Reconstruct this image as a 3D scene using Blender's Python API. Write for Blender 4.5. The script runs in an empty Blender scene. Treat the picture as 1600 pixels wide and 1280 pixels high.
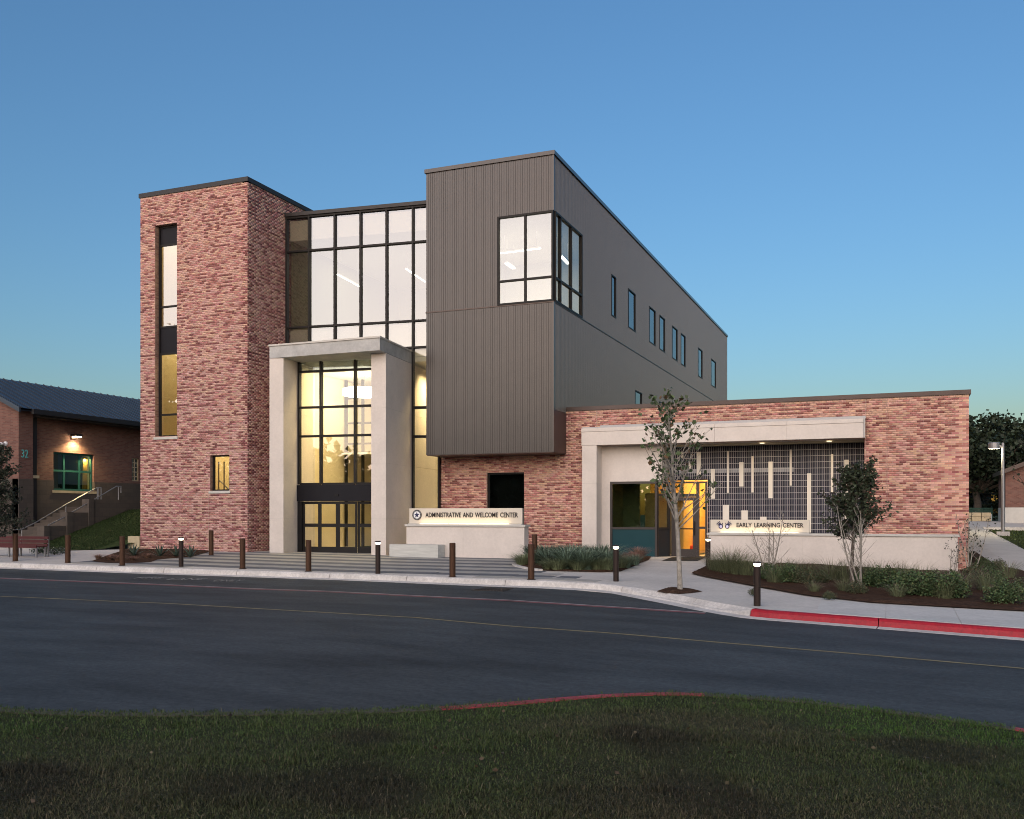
import bpy, bmesh, math, random
import numpy as np
from mathutils import Vector, Matrix

SC = bpy.context.scene
COL = SC.collection
rad = math.radians
# ------------------------------------------------------------------ camera
FPX, CX, HY, CZ, YAW = 1481.0, 800.0, 803.0, 1.52, rad(22)
S_, C_ = math.sin(YAW), math.cos(YAW)
cd = bpy.data.cameras.new('camera'); cam = bpy.data.objects.new('camera', cd); COL.objects.link(cam)
cam.location = (0, 0, CZ); cam.rotation_euler = (math.pi / 2, 0, YAW)
cd.sensor_width = 36; cd.lens = FPX / 1600 * 36; cd.shift_y = (HY - 640) / 1600
cd.clip_start = .05; cd.clip_end = 3000
SC.camera = cam
# ------------------------------------------------------------------ sky, sun, exposure
SUN_EL, SUN_ROT = rad(2.0), rad(179)
wd = bpy.data.worlds.new('World'); SC.world = wd; wd.use_nodes = True
_bg = wd.node_tree.nodes['Background']; _sk = wd.node_tree.nodes.new('ShaderNodeTexSky')
_sk.sky_type = 'NISHITA'; _sk.sun_disc = False; _sk.sun_elevation = SUN_EL; _sk.sun_rotation = SUN_ROT
_sk.dust_density = 1.0; _sk.ozone_density = 3.0; _sk.air_density = 1.0; _sk.altitude = 100
wd.node_tree.links.new(_sk.outputs[0], _bg.inputs[0]); _bg.inputs[1].default_value = .122
sd = bpy.data.lights.new('sun', 'SUN'); sd.energy = 1.5; sd.angle = rad(102); sd.color = (1, .845, .735)
sun = bpy.data.objects.new('sun', sd); COL.objects.link(sun)
_d = Vector((math.sin(SUN_ROT) * math.cos(SUN_EL), math.cos(SUN_ROT) * math.cos(SUN_EL), math.sin(SUN_EL)))
sun.rotation_euler = _d.to_track_quat('Z', 'Y').to_euler(); sun.location = (0, -20, 30)
SC.view_settings.view_transform = 'Standard'; SC.view_settings.look = 'None'
SC.view_settings.exposure = 2.0; SC.view_settings.gamma = 1
SC.render.engine = 'CYCLES'
SC.cycles.use_denoising = True; SC.cycles.filter_width = 1.0
SC.cycles.max_bounces = 10; SC.cycles.transparent_max_bounces = 16; SC.cycles.diffuse_bounces = 4
SC.cycles.sample_clamp_indirect = 6
SC.cycles.caustics_reflective = False; SC.cycles.caustics_refractive = False

# ------------------------------------------------------------------ pixel to world helpers (survey of the photograph)
def ray(px, py):
    t = (px - CX) / FPX
    return (-S_ + t * C_, C_ + t * S_, (HY - py) / FPX)
def atY(px, py, Y):
    d = ray(px, py); w = Y / d[1]; return (d[0] * w, Y, CZ + d[2] * w)
def atX(px, py, X):
    d = ray(px, py); w = X / d[0]; return (X, d[1] * w, CZ + d[2] * w)
def atZ(px, py, z):
    d = ray(px, py); w = (z - CZ) / d[2]; return (d[0] * w, d[1] * w, z)
def atW(px, py, w):
    d = ray(px, py); return (d[0] * w, d[1] * w, CZ + d[2] * w)
def cl(x, a, b): return max(a, min(b, x))
def G(X, Y):
    z = -.022 * cl(29 - Y, 0, 9)
    z += -.03 * (cl(X, -8, 6) + 8)
    z += .01 * cl(-15 - X, 0, 11)
    if Y > 32:
        z += .045 * (min(Y, 64) - 32) * cl((X - 1.5) / 2, 0, 1)
    return z
def gp(px, py, dz=0.0):
    z = -.2
    for _ in range(40):
        p = atZ(px, py, z); z = .5 * z + .5 * (G(p[0], p[1]) + dz)
        z = min(z, CZ - .12)
    return atZ(px, py, z)

# ------------------------------------------------------------------ materials
MATS = {}
def mat(name, col, rough=.8, metal=0.0, var=0.0, vscale=3.0, bump=0.0, bscale=40.0, spec=.4, attr=None, objcol=False, stretch=None, detail=4, var2=0.0, v2scale=40.0):
    m = bpy.data.materials.new(name); m.use_nodes = True; nt = m.node_tree; N = nt.nodes; L = nt.links
    b = N['Principled BSDF']; b.inputs['Roughness'].default_value = rough; b.inputs['Metallic'].default_value = metal
    b.inputs['Specular IOR Level'].default_value = spec
    tc = N.new('ShaderNodeTexCoord'); vec = tc.outputs['Object']
    if stretch:
        mp = N.new('ShaderNodeMapping'); mp.inputs['Scale'].default_value = stretch; L.new(vec, mp.inputs[0]); vec = mp.outputs[0]
    src = None
    if attr:
        a = N.new('ShaderNodeAttribute'); a.attribute_name = attr; src = a.outputs['Color']
    elif objcol:
        a = N.new('ShaderNodeObjectInfo'); src = a.outputs['Color']
    if var > 0:
        n = N.new('ShaderNodeTexNoise'); n.inputs['Scale'].default_value = vscale; n.inputs['Detail'].default_value = detail; n.inputs['Roughness'].default_value = .62
        L.new(vec, n.inputs['Vector'])
        mr = N.new('ShaderNodeMapRange'); mr.inputs[1].default_value = .25; mr.inputs[2].default_value = .75
        mr.inputs[3].default_value = 1 - var; mr.inputs[4].default_value = 1 + var; L.new(n.outputs['Fac'], mr.inputs[0])
        mx = N.new('ShaderNodeMix'); mx.data_type = 'RGBA'; mx.blend_type = 'MULTIPLY'; mx.inputs[0].default_value = 1
        if src: L.new(src, mx.inputs[6])
        else: mx.inputs[6].default_value = (*col, 1)
        cb = N.new('ShaderNodeCombineColor')
        fac = mr.outputs[0]
        if var2 > 0:
            n3 = N.new('ShaderNodeTexNoise'); n3.inputs['Scale'].default_value = v2scale; n3.inputs['Detail'].default_value = 6; n3.inputs['Roughness'].default_value = .75
            L.new(tc.outputs['Object'], n3.inputs['Vector']); m3 = N.new('ShaderNodeMapRange'); m3.inputs[1].default_value = .3; m3.inputs[2].default_value = .7
            m3.inputs[3].default_value = 1 - var2; m3.inputs[4].default_value = 1 + var2; L.new(n3.outputs['Fac'], m3.inputs[0])
            mm = N.new('ShaderNodeMath'); mm.operation = 'MULTIPLY'; L.new(fac, mm.inputs[0]); L.new(m3.outputs[0], mm.inputs[1]); fac = mm.outputs[0]
        for k in range(3): L.new(fac, cb.inputs[k])
        L.new(cb.outputs[0], mx.inputs[7]); L.new(mx.outputs[2], b.inputs['Base Color'])
    elif src: L.new(src, b.inputs['Base Color'])
    else: b.inputs['Base Color'].default_value = (*col, 1)
    if bump > 0:
        n2 = N.new('ShaderNodeTexNoise'); n2.inputs['Scale'].default_value = bscale; n2.inputs['Detail'].default_value = 3
        L.new(vec, n2.inputs['Vector'])
        bp = N.new('ShaderNodeBump'); bp.inputs['Strength'].default_value = bump; bp.inputs['Distance'].default_value = .01
        L.new(n2.outputs['Fac'], bp.inputs['Height']); L.new(bp.outputs[0], b.inputs['Normal'])
    MATS[name] = m; return m
def emat(name, col, strength):
    m = bpy.data.materials.new(name); m.use_nodes = True; N = m.node_tree.nodes
    b = N['Principled BSDF']; b.inputs['Base Color'].default_value = (.8, .8, .8, 1)
    b.inputs['Emission Color'].default_value = (*col, 1); b.inputs['Emission Strength'].default_value = strength
    MATS[name] = m; return m
def glassmat(name, tint, refl, rcol=(1, 1, 1), grazing=.5, blend=.35):
    m = bpy.data.materials.new(name); m.use_nodes = True; N = m.node_tree.nodes; L = m.node_tree.links
    N.remove(N['Principled BSDF']); out = N['Material Output']
    tr = N.new('ShaderNodeBsdfTransparent'); tr.inputs[0].default_value = (*tint, 1)
    if refl > 0:
        gl = N.new('ShaderNodeBsdfGlossy'); gl.inputs['Roughness'].default_value = .0; gl.inputs['Color'].default_value = (*rcol, 1)
        lw = N.new('ShaderNodeLayerWeight'); lw.inputs[0].default_value = blend
        mr = N.new('ShaderNodeMapRange'); mr.inputs[3].default_value = refl; mr.inputs[4].default_value = min(1, refl + grazing)
        L.new(lw.outputs['Fresnel'], mr.inputs[0])
        mx = N.new('ShaderNodeMixShader'); L.new(mr.outputs[0], mx.inputs[0]); L.new(tr.outputs[0], mx.inputs[1]); L.new(gl.outputs[0], mx.inputs[2])
        L.new(mx.outputs[0], out.inputs[0])
    else: L.new(tr.outputs[0], out.inputs[0])
    MATS[name] = m; return m
def brickmat(name, c1, c2, mortar, w=.2032, h=.0677):
    m = bpy.data.materials.new(name); m.use_nodes = True; N = m.node_tree.nodes; L = m.node_tree.links
    b = N['Principled BSDF']; b.inputs['Roughness'].default_value = .9
    tc = N.new('ShaderNodeTexCoord'); sp = N.new('ShaderNodeSeparateXYZ'); L.new(tc.outputs['Object'], sp.inputs[0])
    ad = N.new('ShaderNodeMath'); ad.operation = 'ADD'; L.new(sp.outputs[0], ad.inputs[0]); L.new(sp.outputs[1], ad.inputs[1])
    cb = N.new('ShaderNodeCombineXYZ'); L.new(ad.outputs[0], cb.inputs[0]); L.new(sp.outputs[2], cb.inputs[1])
    br = N.new('ShaderNodeTexBrick'); L.new(cb.outputs[0], br.inputs[0])
    br.inputs['Color1'].default_value = (*c1, 1); br.inputs['Color2'].default_value = (*c2, 1); br.inputs['Mortar'].default_value = (*mortar, 1)
    br.inputs['Scale'].default_value = 1; br.inputs['Brick Width'].default_value = w; br.inputs['Row Height'].default_value = h; br.inputs['Mortar Size'].default_value = .006
    br.inputs['Bias'].default_value = -.1
    L.new(br.outputs['Color'], b.inputs['Base Color'])
    bp = N.new('ShaderNodeBump'); bp.inputs['Strength'].default_value = .5; bp.inputs['Distance'].default_value = .006; bp.invert = True
    L.new(br.outputs['Fac'], bp.inputs['Height']); L.new(bp.outputs[0], b.inputs['Normal'])
    MATS[name] = m; return m

mat('brick', (.4, .25, .17), .88, var=.16, vscale=9, attr='Col', bump=.25, bscale=70)
mat('brick_single', (.4, .25, .17), .88, var=.16, vscale=9, objcol=True, bump=.25, bscale=70)
mat('mortar', (.46, .34, .285), .95, var=.1, vscale=6)
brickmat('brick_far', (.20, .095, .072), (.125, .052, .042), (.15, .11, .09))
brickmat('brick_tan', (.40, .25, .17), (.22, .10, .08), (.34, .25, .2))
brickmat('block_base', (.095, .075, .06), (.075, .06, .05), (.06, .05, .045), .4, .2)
mat('stone', (.62, .56, .51), .82, var=.07, vscale=1.4, bump=.12, bscale=60, var2=.06, v2scale=12)
mat('stone_cap', (.52, .50, .46), .8, var=.1, vscale=3, bump=.1, bscale=60)
mat('cast_concrete', (.40, .40, .39), .8, var=.22, vscale=1.6, bump=.12, bscale=30, var2=.12, v2scale=10)
mat('bench_concrete', (.50, .50, .47), .85, var=.18, vscale=2.4, bump=.3, bscale=18, stretch=(.6, 1, 6))
mat('bronze_metal', (.037, .030, .027), .36, metal=.4, var=.1, vscale=.8, bump=.06, bscale=2.5, spec=.5, var2=.10, v2scale=5)
_b = MATS['bronze_metal'].node_tree.nodes['Principled BSDF']; _b.inputs['Coat Weight'].default_value = .45; _b.inputs['Coat Roughness'].default_value = .28
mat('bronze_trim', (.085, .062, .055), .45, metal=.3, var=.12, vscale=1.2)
mat('coping_dark', (.022, .02, .021), .5, metal=.1, var=.15, vscale=2)
mat('coping_brown', (.07, .05, .045), .45, metal=.3, var=.15, vscale=2)
mat('mullion_black', (.013, .012, .012), .5, metal=.0, var=.1, vscale=4, spec=.2)
mat('mullion_bronze', (.05, .042, .04), .4, metal=.3, var=.1, vscale=4)
mat('spandrel', (.035, .04, .045), .12, spec=.6, var=.05)
mat('spandrel_teal', (.022, .06, .07), .12, spec=.6, var=.05)
mat('black_panel', (.010, .010, .014), .5, var=.1, spec=.15)
mat('grey_metal', (.33, .33, .34), .45, metal=.4, var=.08)
mat('asphalt', (.048, .0555, .0595), .74, var=.5, vscale=1.2, bump=.55, bscale=120, var2=.38, v2scale=14, spec=.22, detail=9, stretch=(.35, 1, 1))
mat('concrete_walk', (.56, .525, .48), .85, var=.13, vscale=.7, bump=.18, bscale=70, detail=8, spec=.12, var2=.12, v2scale=9)
mat('concrete_slab', (.56, .54, .505), .85, var=.12, vscale=.9, bump=.18, bscale=70, detail=8, spec=.12, var2=.12, v2scale=9)
mat('kerb_concrete', (.56, .53, .50), .85, var=.2, vscale=1.8, bump=.25, bscale=50, detail=8, spec=.12, var2=.22, v2scale=14)
mat('kerb_red', (.31, .006, .017), .55, var=.16, vscale=3, bump=.2, bscale=40, detail=8, var2=.32, v2scale=16)
mat('kerb_red_old', (.33, .045, .055), .7, var=.35, vscale=5, bump=.3, bscale=40, detail=8, var2=.35, v2scale=20)
mat('kerb_dirty', (.085, .075, .055), .9, var=.4, vscale=6, bump=.3, bscale=40)
mat('line_red', (.20, .07, .075), .75, var=.4, vscale=2.5, detail=9)
mat('line_pale', (.34, .29, .28), .75, var=.35, vscale=2.5, detail=9)
mat('line_yellow', (.23, .185, .09), .75, var=.38, vscale=2.5, detail=9)
mat('line_white', (.24, .24, .23), .75, var=.4, vscale=4, detail=9)
mat('paver_dark', (.13, .138, .15), .8, var=.18, vscale=2.2, bump=.2, bscale=60)
mat('paver_light', (.36, .345, .315), .8, var=.16, vscale=2.2, bump=.2, bscale=60)
mat('mulch', (.062, .036, .024), .95, var=.5, vscale=9, bump=1, bscale=30, detail=9, spec=.05, var2=.5, v2scale=30)
mat('soil', (.07, .055, .035), .95, var=.4, vscale=3, bump=.8, bscale=20)
mat('lawn_soil', (.035, .036, .016), .95, var=.5, vscale=1.3, bump=1, bscale=25, detail=9, spec=.12)
mat('grass_far', (.03, .045, .013), .95, var=.4, vscale=3, bump=.8, bscale=30, detail=9, spec=.12)
mat('blade', (.05, .06, .02), .7, attr='Col', spec=.2)
mat('leaf', (.04, .07, .03), .6, attr='Col', spec=.3)
mat('bark', (.10, .08, .065), .9, var=.4, vscale=8, bump=.7, bscale=40)
mat('bark_pale', (.30, .27, .23), .9, var=.5, vscale=9, bump=.6, bscale=50)
mat('corten', (.070, .032, .016), .6, metal=.35, var=.35, vscale=5, stretch=(6, 6, .8))
mat('bollard_bronze', (.035, .022, .018), .42, metal=.4, var=.1, vscale=5)
mat('wall_warm', (.72, .62, .42), .8, var=.04, vscale=1)
mat('wall_white', (.72, .70, .66), .8, var=.03, vscale=1)
mat('wall_orange', (.80, .48, .16), .8, var=.03, vscale=1)
mat('wall_olive', (.20, .21, .13), .8, var=.05, vscale=1)
mat('floor_tile', (.32, .27, .2), .35, var=.1, vscale=2)
mat('wood', (.20, .11, .055), .5, var=.25, vscale=4, stretch=(1, 1, 8))
mat('blue_wall', (.013, .013, .030), .7, var=.2, vscale=2)
mat('rod', (.50, .475, .465), .5, metal=.2, var=.06)
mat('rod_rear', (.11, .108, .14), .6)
mat('screen_white', (.72, .66, .57), .7, var=.04, vscale=3)
mat('sign_face', (.62, .56, .47), .7, var=.04, vscale=2)
mat('letter', (.02, .018, .018), .45, metal=.2)
mat('navy', (.018, .02, .07), .5)
mat('lavender', (.45, .45, .66), .5)
mat('white_paint', (.72, .73, .74), .5)
mat('roof_blue', (.045, .058, .078), .4, metal=.35, var=.12, vscale=1.5)
mat('teal_frame', (.02, .10, .085), .5)
mat('teal_text', (.12, .42, .40), .5)
mat('bench_red', (.09, .017, .02), .5, var=.15, vscale=6)
mat('steel', (.27, .27, .28), .42, metal=.6, var=.05)
mat('red_fabric', (.62, .05, .02), .7)
mat('limestone', (.46, .38, .25), .9, var=.2, vscale=3, bump=.4, bscale=15)
mat('dark_green', (.02, .07, .045), .6)
mat('dark_wall', (.03, .028, .026), .9, var=.2)
mat('doormat', (.025, .022, .02), .95, var=.3, vscale=20)
mat('iron', (.05, .045, .042), .6, metal=.5, var=.2, vscale=6)
emat('lamp_warm', (1, .80, .48), 16)
emat('lamp_white', (1, .86, .60), 2.4)
emat('lamp_down', (1, .86, .60), .3)
emat('lamp_ring', (1, .90, .68), 5)
emat('lamp_strip', (1, .83, .52), .18)
emat('lamp_bar', (1, .97, .92), 1.6)
emat('lamp_street', (1, .90, .55), 18)
emat('exit_green', (.1, .9, .35), 1.2)
glassmat('glass', (.78, .79, .72), .012, (.97, .98, 1.0), .87, .64)
glassmat('glass_low', (.90, .88, .76), .10, (.97, .98, 1.0))
glassmat('glass_dim', (.45, .55, .45), .10, (.95, 1, 1))
glassmat('glass_dark', (.30, .34, .32), .07, (.9, 1, 1))
glassmat('glass_clear', (.97, .98, .97), 0)

# ------------------------------------------------------------------ mesh helpers
BASE = {}
def link(o, parent=None):
    COL.objects.link(o)
    if parent is not None:
        o.parent = parent
        if parent.name in BASE: o.location = [a - c for a, c in zip(o.location, BASE[parent.name])]
    return o
def thing(name, label, cat, loc, group=None):
    """an Empty at the base of a thing whose parts are given in world coordinates"""
    o = empty(name, None, loc); BASE[o.name] = tuple(loc); return tag(o, label, cat, group)
def tag(o, label=None, cat=None, group=None, kind=None):
    if label: o['label'] = label
    if cat: o['category'] = cat
    if group: o['group'] = group
    if kind: o['kind'] = kind
    return o
def empty(name, parent=None, loc=(0, 0, 0), rz=0):
    o = bpy.data.objects.new(name, None); o.empty_display_size = .2; o.location = loc; o.rotation_euler = (0, 0, rz)
    return link(o, parent)
class MB:
    def __init__(s, xf=None): s.v = []; s.f = []; s.m = []; s.xf = xf
    def P(s, p): return s.xf(p) if s.xf else p
    def box(s, x0, x1, y0, y1, z0, z1, mi=0, front=None):
        b = len(s.v)
        for p in ((x0, y0, z0), (x1, y0, z0), (x1, y1, z0), (x0, y1, z0), (x0, y0, z1), (x1, y0, z1), (x1, y1, z1), (x0, y1, z1)): s.v.append(s.P(p))
        for k, q in enumerate(((0, 1, 5, 4), (1, 2, 6, 5), (2, 3, 7, 6), (3, 0, 4, 7), (4, 5, 6, 7), (3, 2, 1, 0))):
            s.f.append(tuple(b + i for i in q)); s.m.append(front if (k == 0 and front is not None) else mi)
        return s
    def face(s, pts, mi=0):
        b = len(s.v); s.v += [s.P(p) for p in pts]; s.f.append(tuple(range(b, b + len(pts)))); s.m.append(mi); return s
    def prism(s, poly, z0, z1, mi=0):
        b = len(s.v); n = len(poly)
        s.v += [s.P((p[0], p[1], z0)) for p in poly] + [s.P((p[0], p[1], z1)) for p in poly]
        s.f.append(tuple(b + n + i for i in range(n))); s.m.append(mi); s.f.append(tuple(b + n - 1 - i for i in range(n))); s.m.append(mi)
        for i in range(n):
            j = (i + 1) % n; s.f.append((b + i, b + j, b + n + j, b + n + i)); s.m.append(mi)
        return s
    def tube(s, pts, rs, n=8, mi=0, cap=True):
        pts = [Vector(p) for p in pts]
        if not hasattr(rs, '__len__'): rs = [rs] * len(pts)
        b0 = len(s.v); up = Vector((0, 0, 1))
        for i, p in enumerate(pts):
            t = (pts[min(i + 1, len(pts) - 1)] - pts[max(i - 1, 0)]).normalized()
            a = t.cross(Vector((1, 0, 0)) if abs(t.z) > .9 else up).normalized(); c = t.cross(a)
            for k in range(n):
                g = 2 * math.pi * k / n; q = p + (a * math.cos(g) + c * math.sin(g)) * rs[i]; s.v.append(s.P(tuple(q)))
        for i in range(len(pts) - 1):
            for k in range(n):
                k2 = (k + 1) % n; s.f.append((b0 + i * n + k, b0 + i * n + k2, b0 + (i + 1) * n + k2, b0 + (i + 1) * n + k)); s.m.append(mi)
        if cap:
            s.f.append(tuple(b0 + k for k in range(n))); s.m.append(mi)
            e = b0 + (len(pts) - 1) * n; s.f.append(tuple(e + n - 1 - k for k in range(n))); s.m.append(mi)
        return s
    def lathe(s, prof, c=(0, 0, 0), n=20, mi=0):
        b0 = len(s.v)
        for r, z in prof:
            for k in range(n):
                g = 2 * math.pi * k / n; s.v.append(s.P((c[0] + r * math.cos(g), c[1] + r * math.sin(g), c[2] + z)))
        for i in range(len(prof) - 1):
            for k in range(n):
                k2 = (k + 1) % n; s.f.append((b0 + i * n + k, b0 + i * n + k2, b0 + (i + 1) * n + k2, b0 + (i + 1) * n + k)); s.m.append(mi)
        return s
    def build(s, name, mats, parent=None, smooth=False, fix=False, bevel=0):
        if isinstance(mats, str): mats = [mats]
        me = bpy.data.meshes.new(name); me.from_pydata([tuple(p) for p in s.v], [], s.f)
        for k in mats: me.materials.append(MATS[k])
        me.polygons.foreach_set('material_index', np.array(s.m, dtype=np.int32))
        if smooth: me.polygons.foreach_set('use_smooth', np.ones(len(s.f), dtype=bool))
        me.update()
        if fix:
            bm = bmesh.new(); bm.from_mesh(me); bmesh.ops.recalc_face_normals(bm, faces=bm.faces); bm.to_mesh(me); bm.free()
        o = bpy.data.objects.new(name, me); link(o, parent)
        if bevel:
            md = o.modifiers.new('bevel', 'BEVEL'); md.width = bevel; md.segments = 2; md.limit_method = 'ANGLE'
        return o
def raw_mesh(name, V, F, col=None, mats=('leaf',)):
    """V (n,3), F (m,4) or (m,3) numpy, col (m,3) per face"""
    me = bpy.data.meshes.new(name); n, m, k = len(V), len(F), F.shape[1]
    me.vertices.add(n); me.vertices.foreach_set('co', np.ascontiguousarray(V, dtype=np.float32).ravel())
    me.loops.add(m * k); me.loops.foreach_set('vertex_index', np.ascontiguousarray(F, dtype=np.int32).ravel())
    me.polygons.add(m); me.polygons.foreach_set('loop_start', np.arange(0, m * k, k, dtype=np.int32))
    try: me.polygons.foreach_set('loop_total', np.full(m, k, dtype=np.int32))
    except Exception: pass
    if col is not None:
        a = me.color_attributes.new('Col', 'FLOAT_COLOR', 'CORNER')
        c4 = np.ones((m * k, 4), dtype=np.float32); c4[:, :3] = np.repeat(col, k, axis=0); a.data.foreach_set('color', c4.ravel())
    for q in mats: me.materials.append(MATS[q])
    me.update(calc_edges=True); me.validate()
    return me

def copy_tree(o, parent=None):
    c = o.copy(); COL.objects.link(c); c.parent = parent
    for ch in list(o.children): copy_tree(ch, c)
    return c
RND = random.Random(7)
NR = np.random.default_rng(11)

# ================================================================== GROUND
def hnoise(x, y):
    return (math.sin(x * 1.7 + y * .6) + math.sin(y * 2.3 - x * .9 + 1.3) + math.sin(x * .53 - y * .71 + 4)) / 3
def grid_sheet(name, xs, ys, zf, m, kind='structure', skip=None):
    V = [(x, y, zf(x, y)) for y in ys for x in xs]; nx = len(xs)
    b = MB(); b.v = V
    for j in range(len(ys) - 1):
        for i in range(nx - 1):
            xm, ym = (xs[i] + xs[i + 1]) / 2, (ys[j] + ys[j + 1]) / 2
            if skip and skip(xm, ym): continue
            b.f.append((j * nx + i, j * nx + i + 1, (j + 1) * nx + i + 1, (j + 1) * nx + i)); b.m.append(0)
    return tag(b.build(name, m), kind=kind)
# the line where the gutter meets the asphalt, read along the kerb
KPX = [(0, 888.5), (125, 893), (250, 897.6), (400, 902.3), (500, 905.5), (600, 909.5), (700, 914), (800, 918), (900, 922.3), (940, 924.5),
       (965, 929), (1000, 936), (1050, 945.5), (1100, 956), (1152, 964.5), (1168, 967), (1260, 974.2), (1360, 982), (1480, 991.5), (1600, 1001)]
KW = [gp(x, y, -.15)[:2] for x, y in KPX]
def ext(P, n0, n1):
    a = (P[0][0] - P[1][0], P[0][1] - P[1][1]); la = math.hypot(*a); z = (P[-1][0] - P[-2][0], P[-1][1] - P[-2][1]); lz = math.hypot(*z)
    return [(P[0][0] + a[0] / la * n0, P[0][1] + a[1] / la * n0)] + P + [(P[-1][0] + z[0] / lz * n1, P[-1][1] + z[1] / lz * n1)]
def smooth_line(P, it=2):
    for _ in range(it):
        Q = [P[0]]
        for i in range(len(P) - 1):
            a, b = P[i], P[i + 1]
            Q += [(a[0] * .75 + b[0] * .25, a[1] * .75 + b[1] * .25), (a[0] * .25 + b[0] * .75, a[1] * .25 + b[1] * .75)]
        P = Q + [P[-1]]
    return P
def resample(P, step):
    out = [P[0]]; acc = 0
    for a, b in zip(P, P[1:]):
        L = math.hypot(b[0] - a[0], b[1] - a[1])
        if L < 1e-6: continue
        d = step - acc
        while d <= L:
            out.append((a[0] + (b[0] - a[0]) * d / L, a[1] + (b[1] - a[1]) * d / L)); d += step
        acc = L - (d - step)
    out.append(P[-1]); return out
def offset(P, d):
    out = []
    for i in range(len(P)):
        a, b = P[max(i - 1, 0)], P[min(i + 1, len(P) - 1)]
        t = (b[0] - a[0], b[1] - a[1]); l = math.hypot(*t) or 1
        out.append((P[i][0] - t[1] / l * d, P[i][1] + t[0] / l * d))
    return out
KL = resample(smooth_line(ext(KW, 60, 30)), .5)      # runs left to right
def yof(P, X):
    for a, b in zip(P, P[1:]):
        if a[0] <= X <= b[0]: return a[1] + (b[1] - a[1]) * (X - a[0]) / max(b[0] - a[0], 1e-6)
    return P[0][1] if X < P[0][0] else P[-1][1]
RD = -.15
def road_z(x, y): return G(x, y) + RD
KB = offset(KL, .50)                                   # back of the kerb
# ground sheet (grass and earth) out to the horizon
gx = [-900, -400, -200, -120, -80] + list(np.arange(-60, 34, 2.0)) + [40, 60, 100, 200, 400, 900]
gy = [-900, -400, -200, -100, -60] + list(np.arange(-40, 100, 2.0)) + [110, 140, 200, 400, 1200]
grid_sheet('ground', gx, gy, lambda x, y: G(x, y) - (.03 if y > yof(KB, x) + 2 else .32), 'grass_far')
# asphalt
b = MB(); ys_off = [0, .4, 1, 2, 3, 4.5, 6, 8, 10, 12, 14, 17, 20, 25, 30, 40, 60]
n = len(ys_off)
for p in KL[::2]:
    for d in ys_off: b.v.append((p[0], p[1] - d, road_z(p[0], p[1] - d)))
for i in range(len(KL[::2]) - 1):
    for j in range(n - 1):
        b.f.append((i * n + j + 1, (i + 1) * n + j + 1, (i + 1) * n + j, i * n + j)); b.m.append(0)
tag(b.build('road', 'asphalt'), kind='structure')
# sidewalk sheet
b = MB(); fr = [0, .04, .1, .2, .32, .45, .6, .8, 1.0]; n = len(fr); kk = KB[::2]
for p in kk:
    ye = 36.0 if p[0] < 2.1 else 21.5
    for q in fr:
        y = p[1] + (ye - p[1]) * q; b.v.append((p[0], y, G(p[0], y)))
for i in range(len(kk) - 1):
    for j in range(n - 1):
        b.f.append((i * n + j, (i + 1) * n + j, (i + 1) * n + j + 1, i * n + j + 1)); b.m.append(0)
tag(b.build('sidewalk', 'concrete_walk'), kind='structure')
# kerb: gutter, face and top, cast in segments with open joints
kerb = tag(empty('kerb'), kind='structure')
GUT, FACE, TOP = offset(KL, .30), offset(KL, .36), KB
xr = KW[15][0]
def kerb_h(x):          # lowered at the entrance ramp
    a, c = KW[10][0], KW[14][0]
    return .15 - .10 * cl(min((x - a) / .5, (c - x) / .5), 0, 1)
def kerb_piece(i0, i1, red):
    b = MB(); k = 0
    for i in range(i0, i1 + 1):
        x = KL[i][0]; h = kerb_h(x)
        g0, g1 = KL[i], GUT[i]; f1, t1 = FACE[i], TOP[i]
        zt = RD + h
        prof = [(g0, RD + .004), (g1, RD + .012), (((g1[0] + f1[0]) / 2, (g1[1] + f1[1]) / 2), RD + .012 + (zt - RD) * .62), (f1, zt - .008), (((f1[0] * .8 + t1[0] * .2), (f1[1] * .8 + t1[1] * .2)), zt + .004), (t1, max(zt, -.15 + .15) + .004), (t1, -.3), (g0, -.3)]
        for q, dz in prof: b.v.append((q[0], q[1], G(q[0], q[1]) + dz))
        k += 1
    m = 8
    for i in range(k - 1):
        for j in range(m):
            j2 = (j + 1) % m; b.f.append((i * m + j, i * m + j2, (i + 1) * m + j2, (i + 1) * m + j)); b.m.append(1 if red and 1 <= j <= 4 else 0)
    b.f.append(tuple(range(m))); b.m.append(1 if red else 0); b.f.append(tuple((k - 1) * m + m - 1 - q for q in range(m))); b.m.append(1 if red else 0)
    # open joint: pull the ends in by a few millimetres
    for e, s in ((0, 1), (k - 1, -1)):
        a, c = Vector((*KL[i0], 0)), Vector((*KL[i1], 0)); t = (c - a).normalized() * .008 * s
        for q in range(m): v = b.v[e * m + q]; b.v[e * m + q] = (v[0] + t.x, v[1] + t.y, v[2])
    return b.build('kerb_segment', ['kerb_concrete', 'kerb_red'], kerb, fix=True)
JX = [gp(x, y, -.05)[0] for x, y in ((12, 884), (125, 889), (237, 893), (355, 897), (484, 902), (622, 907), (773, 913), (957, 924), (1049, 940), (1168, 962), (1360, 975))]
idx = sorted(set([0] + [min(range(len(KL)), key=lambda i: abs(KL[i][0] - x)) for x in JX] + list(range(0, 90, 6)) + [len(KL) - 1]))
jmin = min(range(len(KL)), key=lambda i: abs(KL[i][0] - JX[0]))
idx = [i for i in idx if i >= jmin or i % 6 == 0]
ir = min(range(len(KL)), key=lambda i: abs(KL[i][0] - xr))
last = idx[-2]
while len(KL) - 1 - last > 9: last += 7; idx.append(last)
idx = sorted(set(idx))
for a, c in zip(idx, idx[1:]): kerb_piece(a, c, a >= ir - 1)

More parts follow.
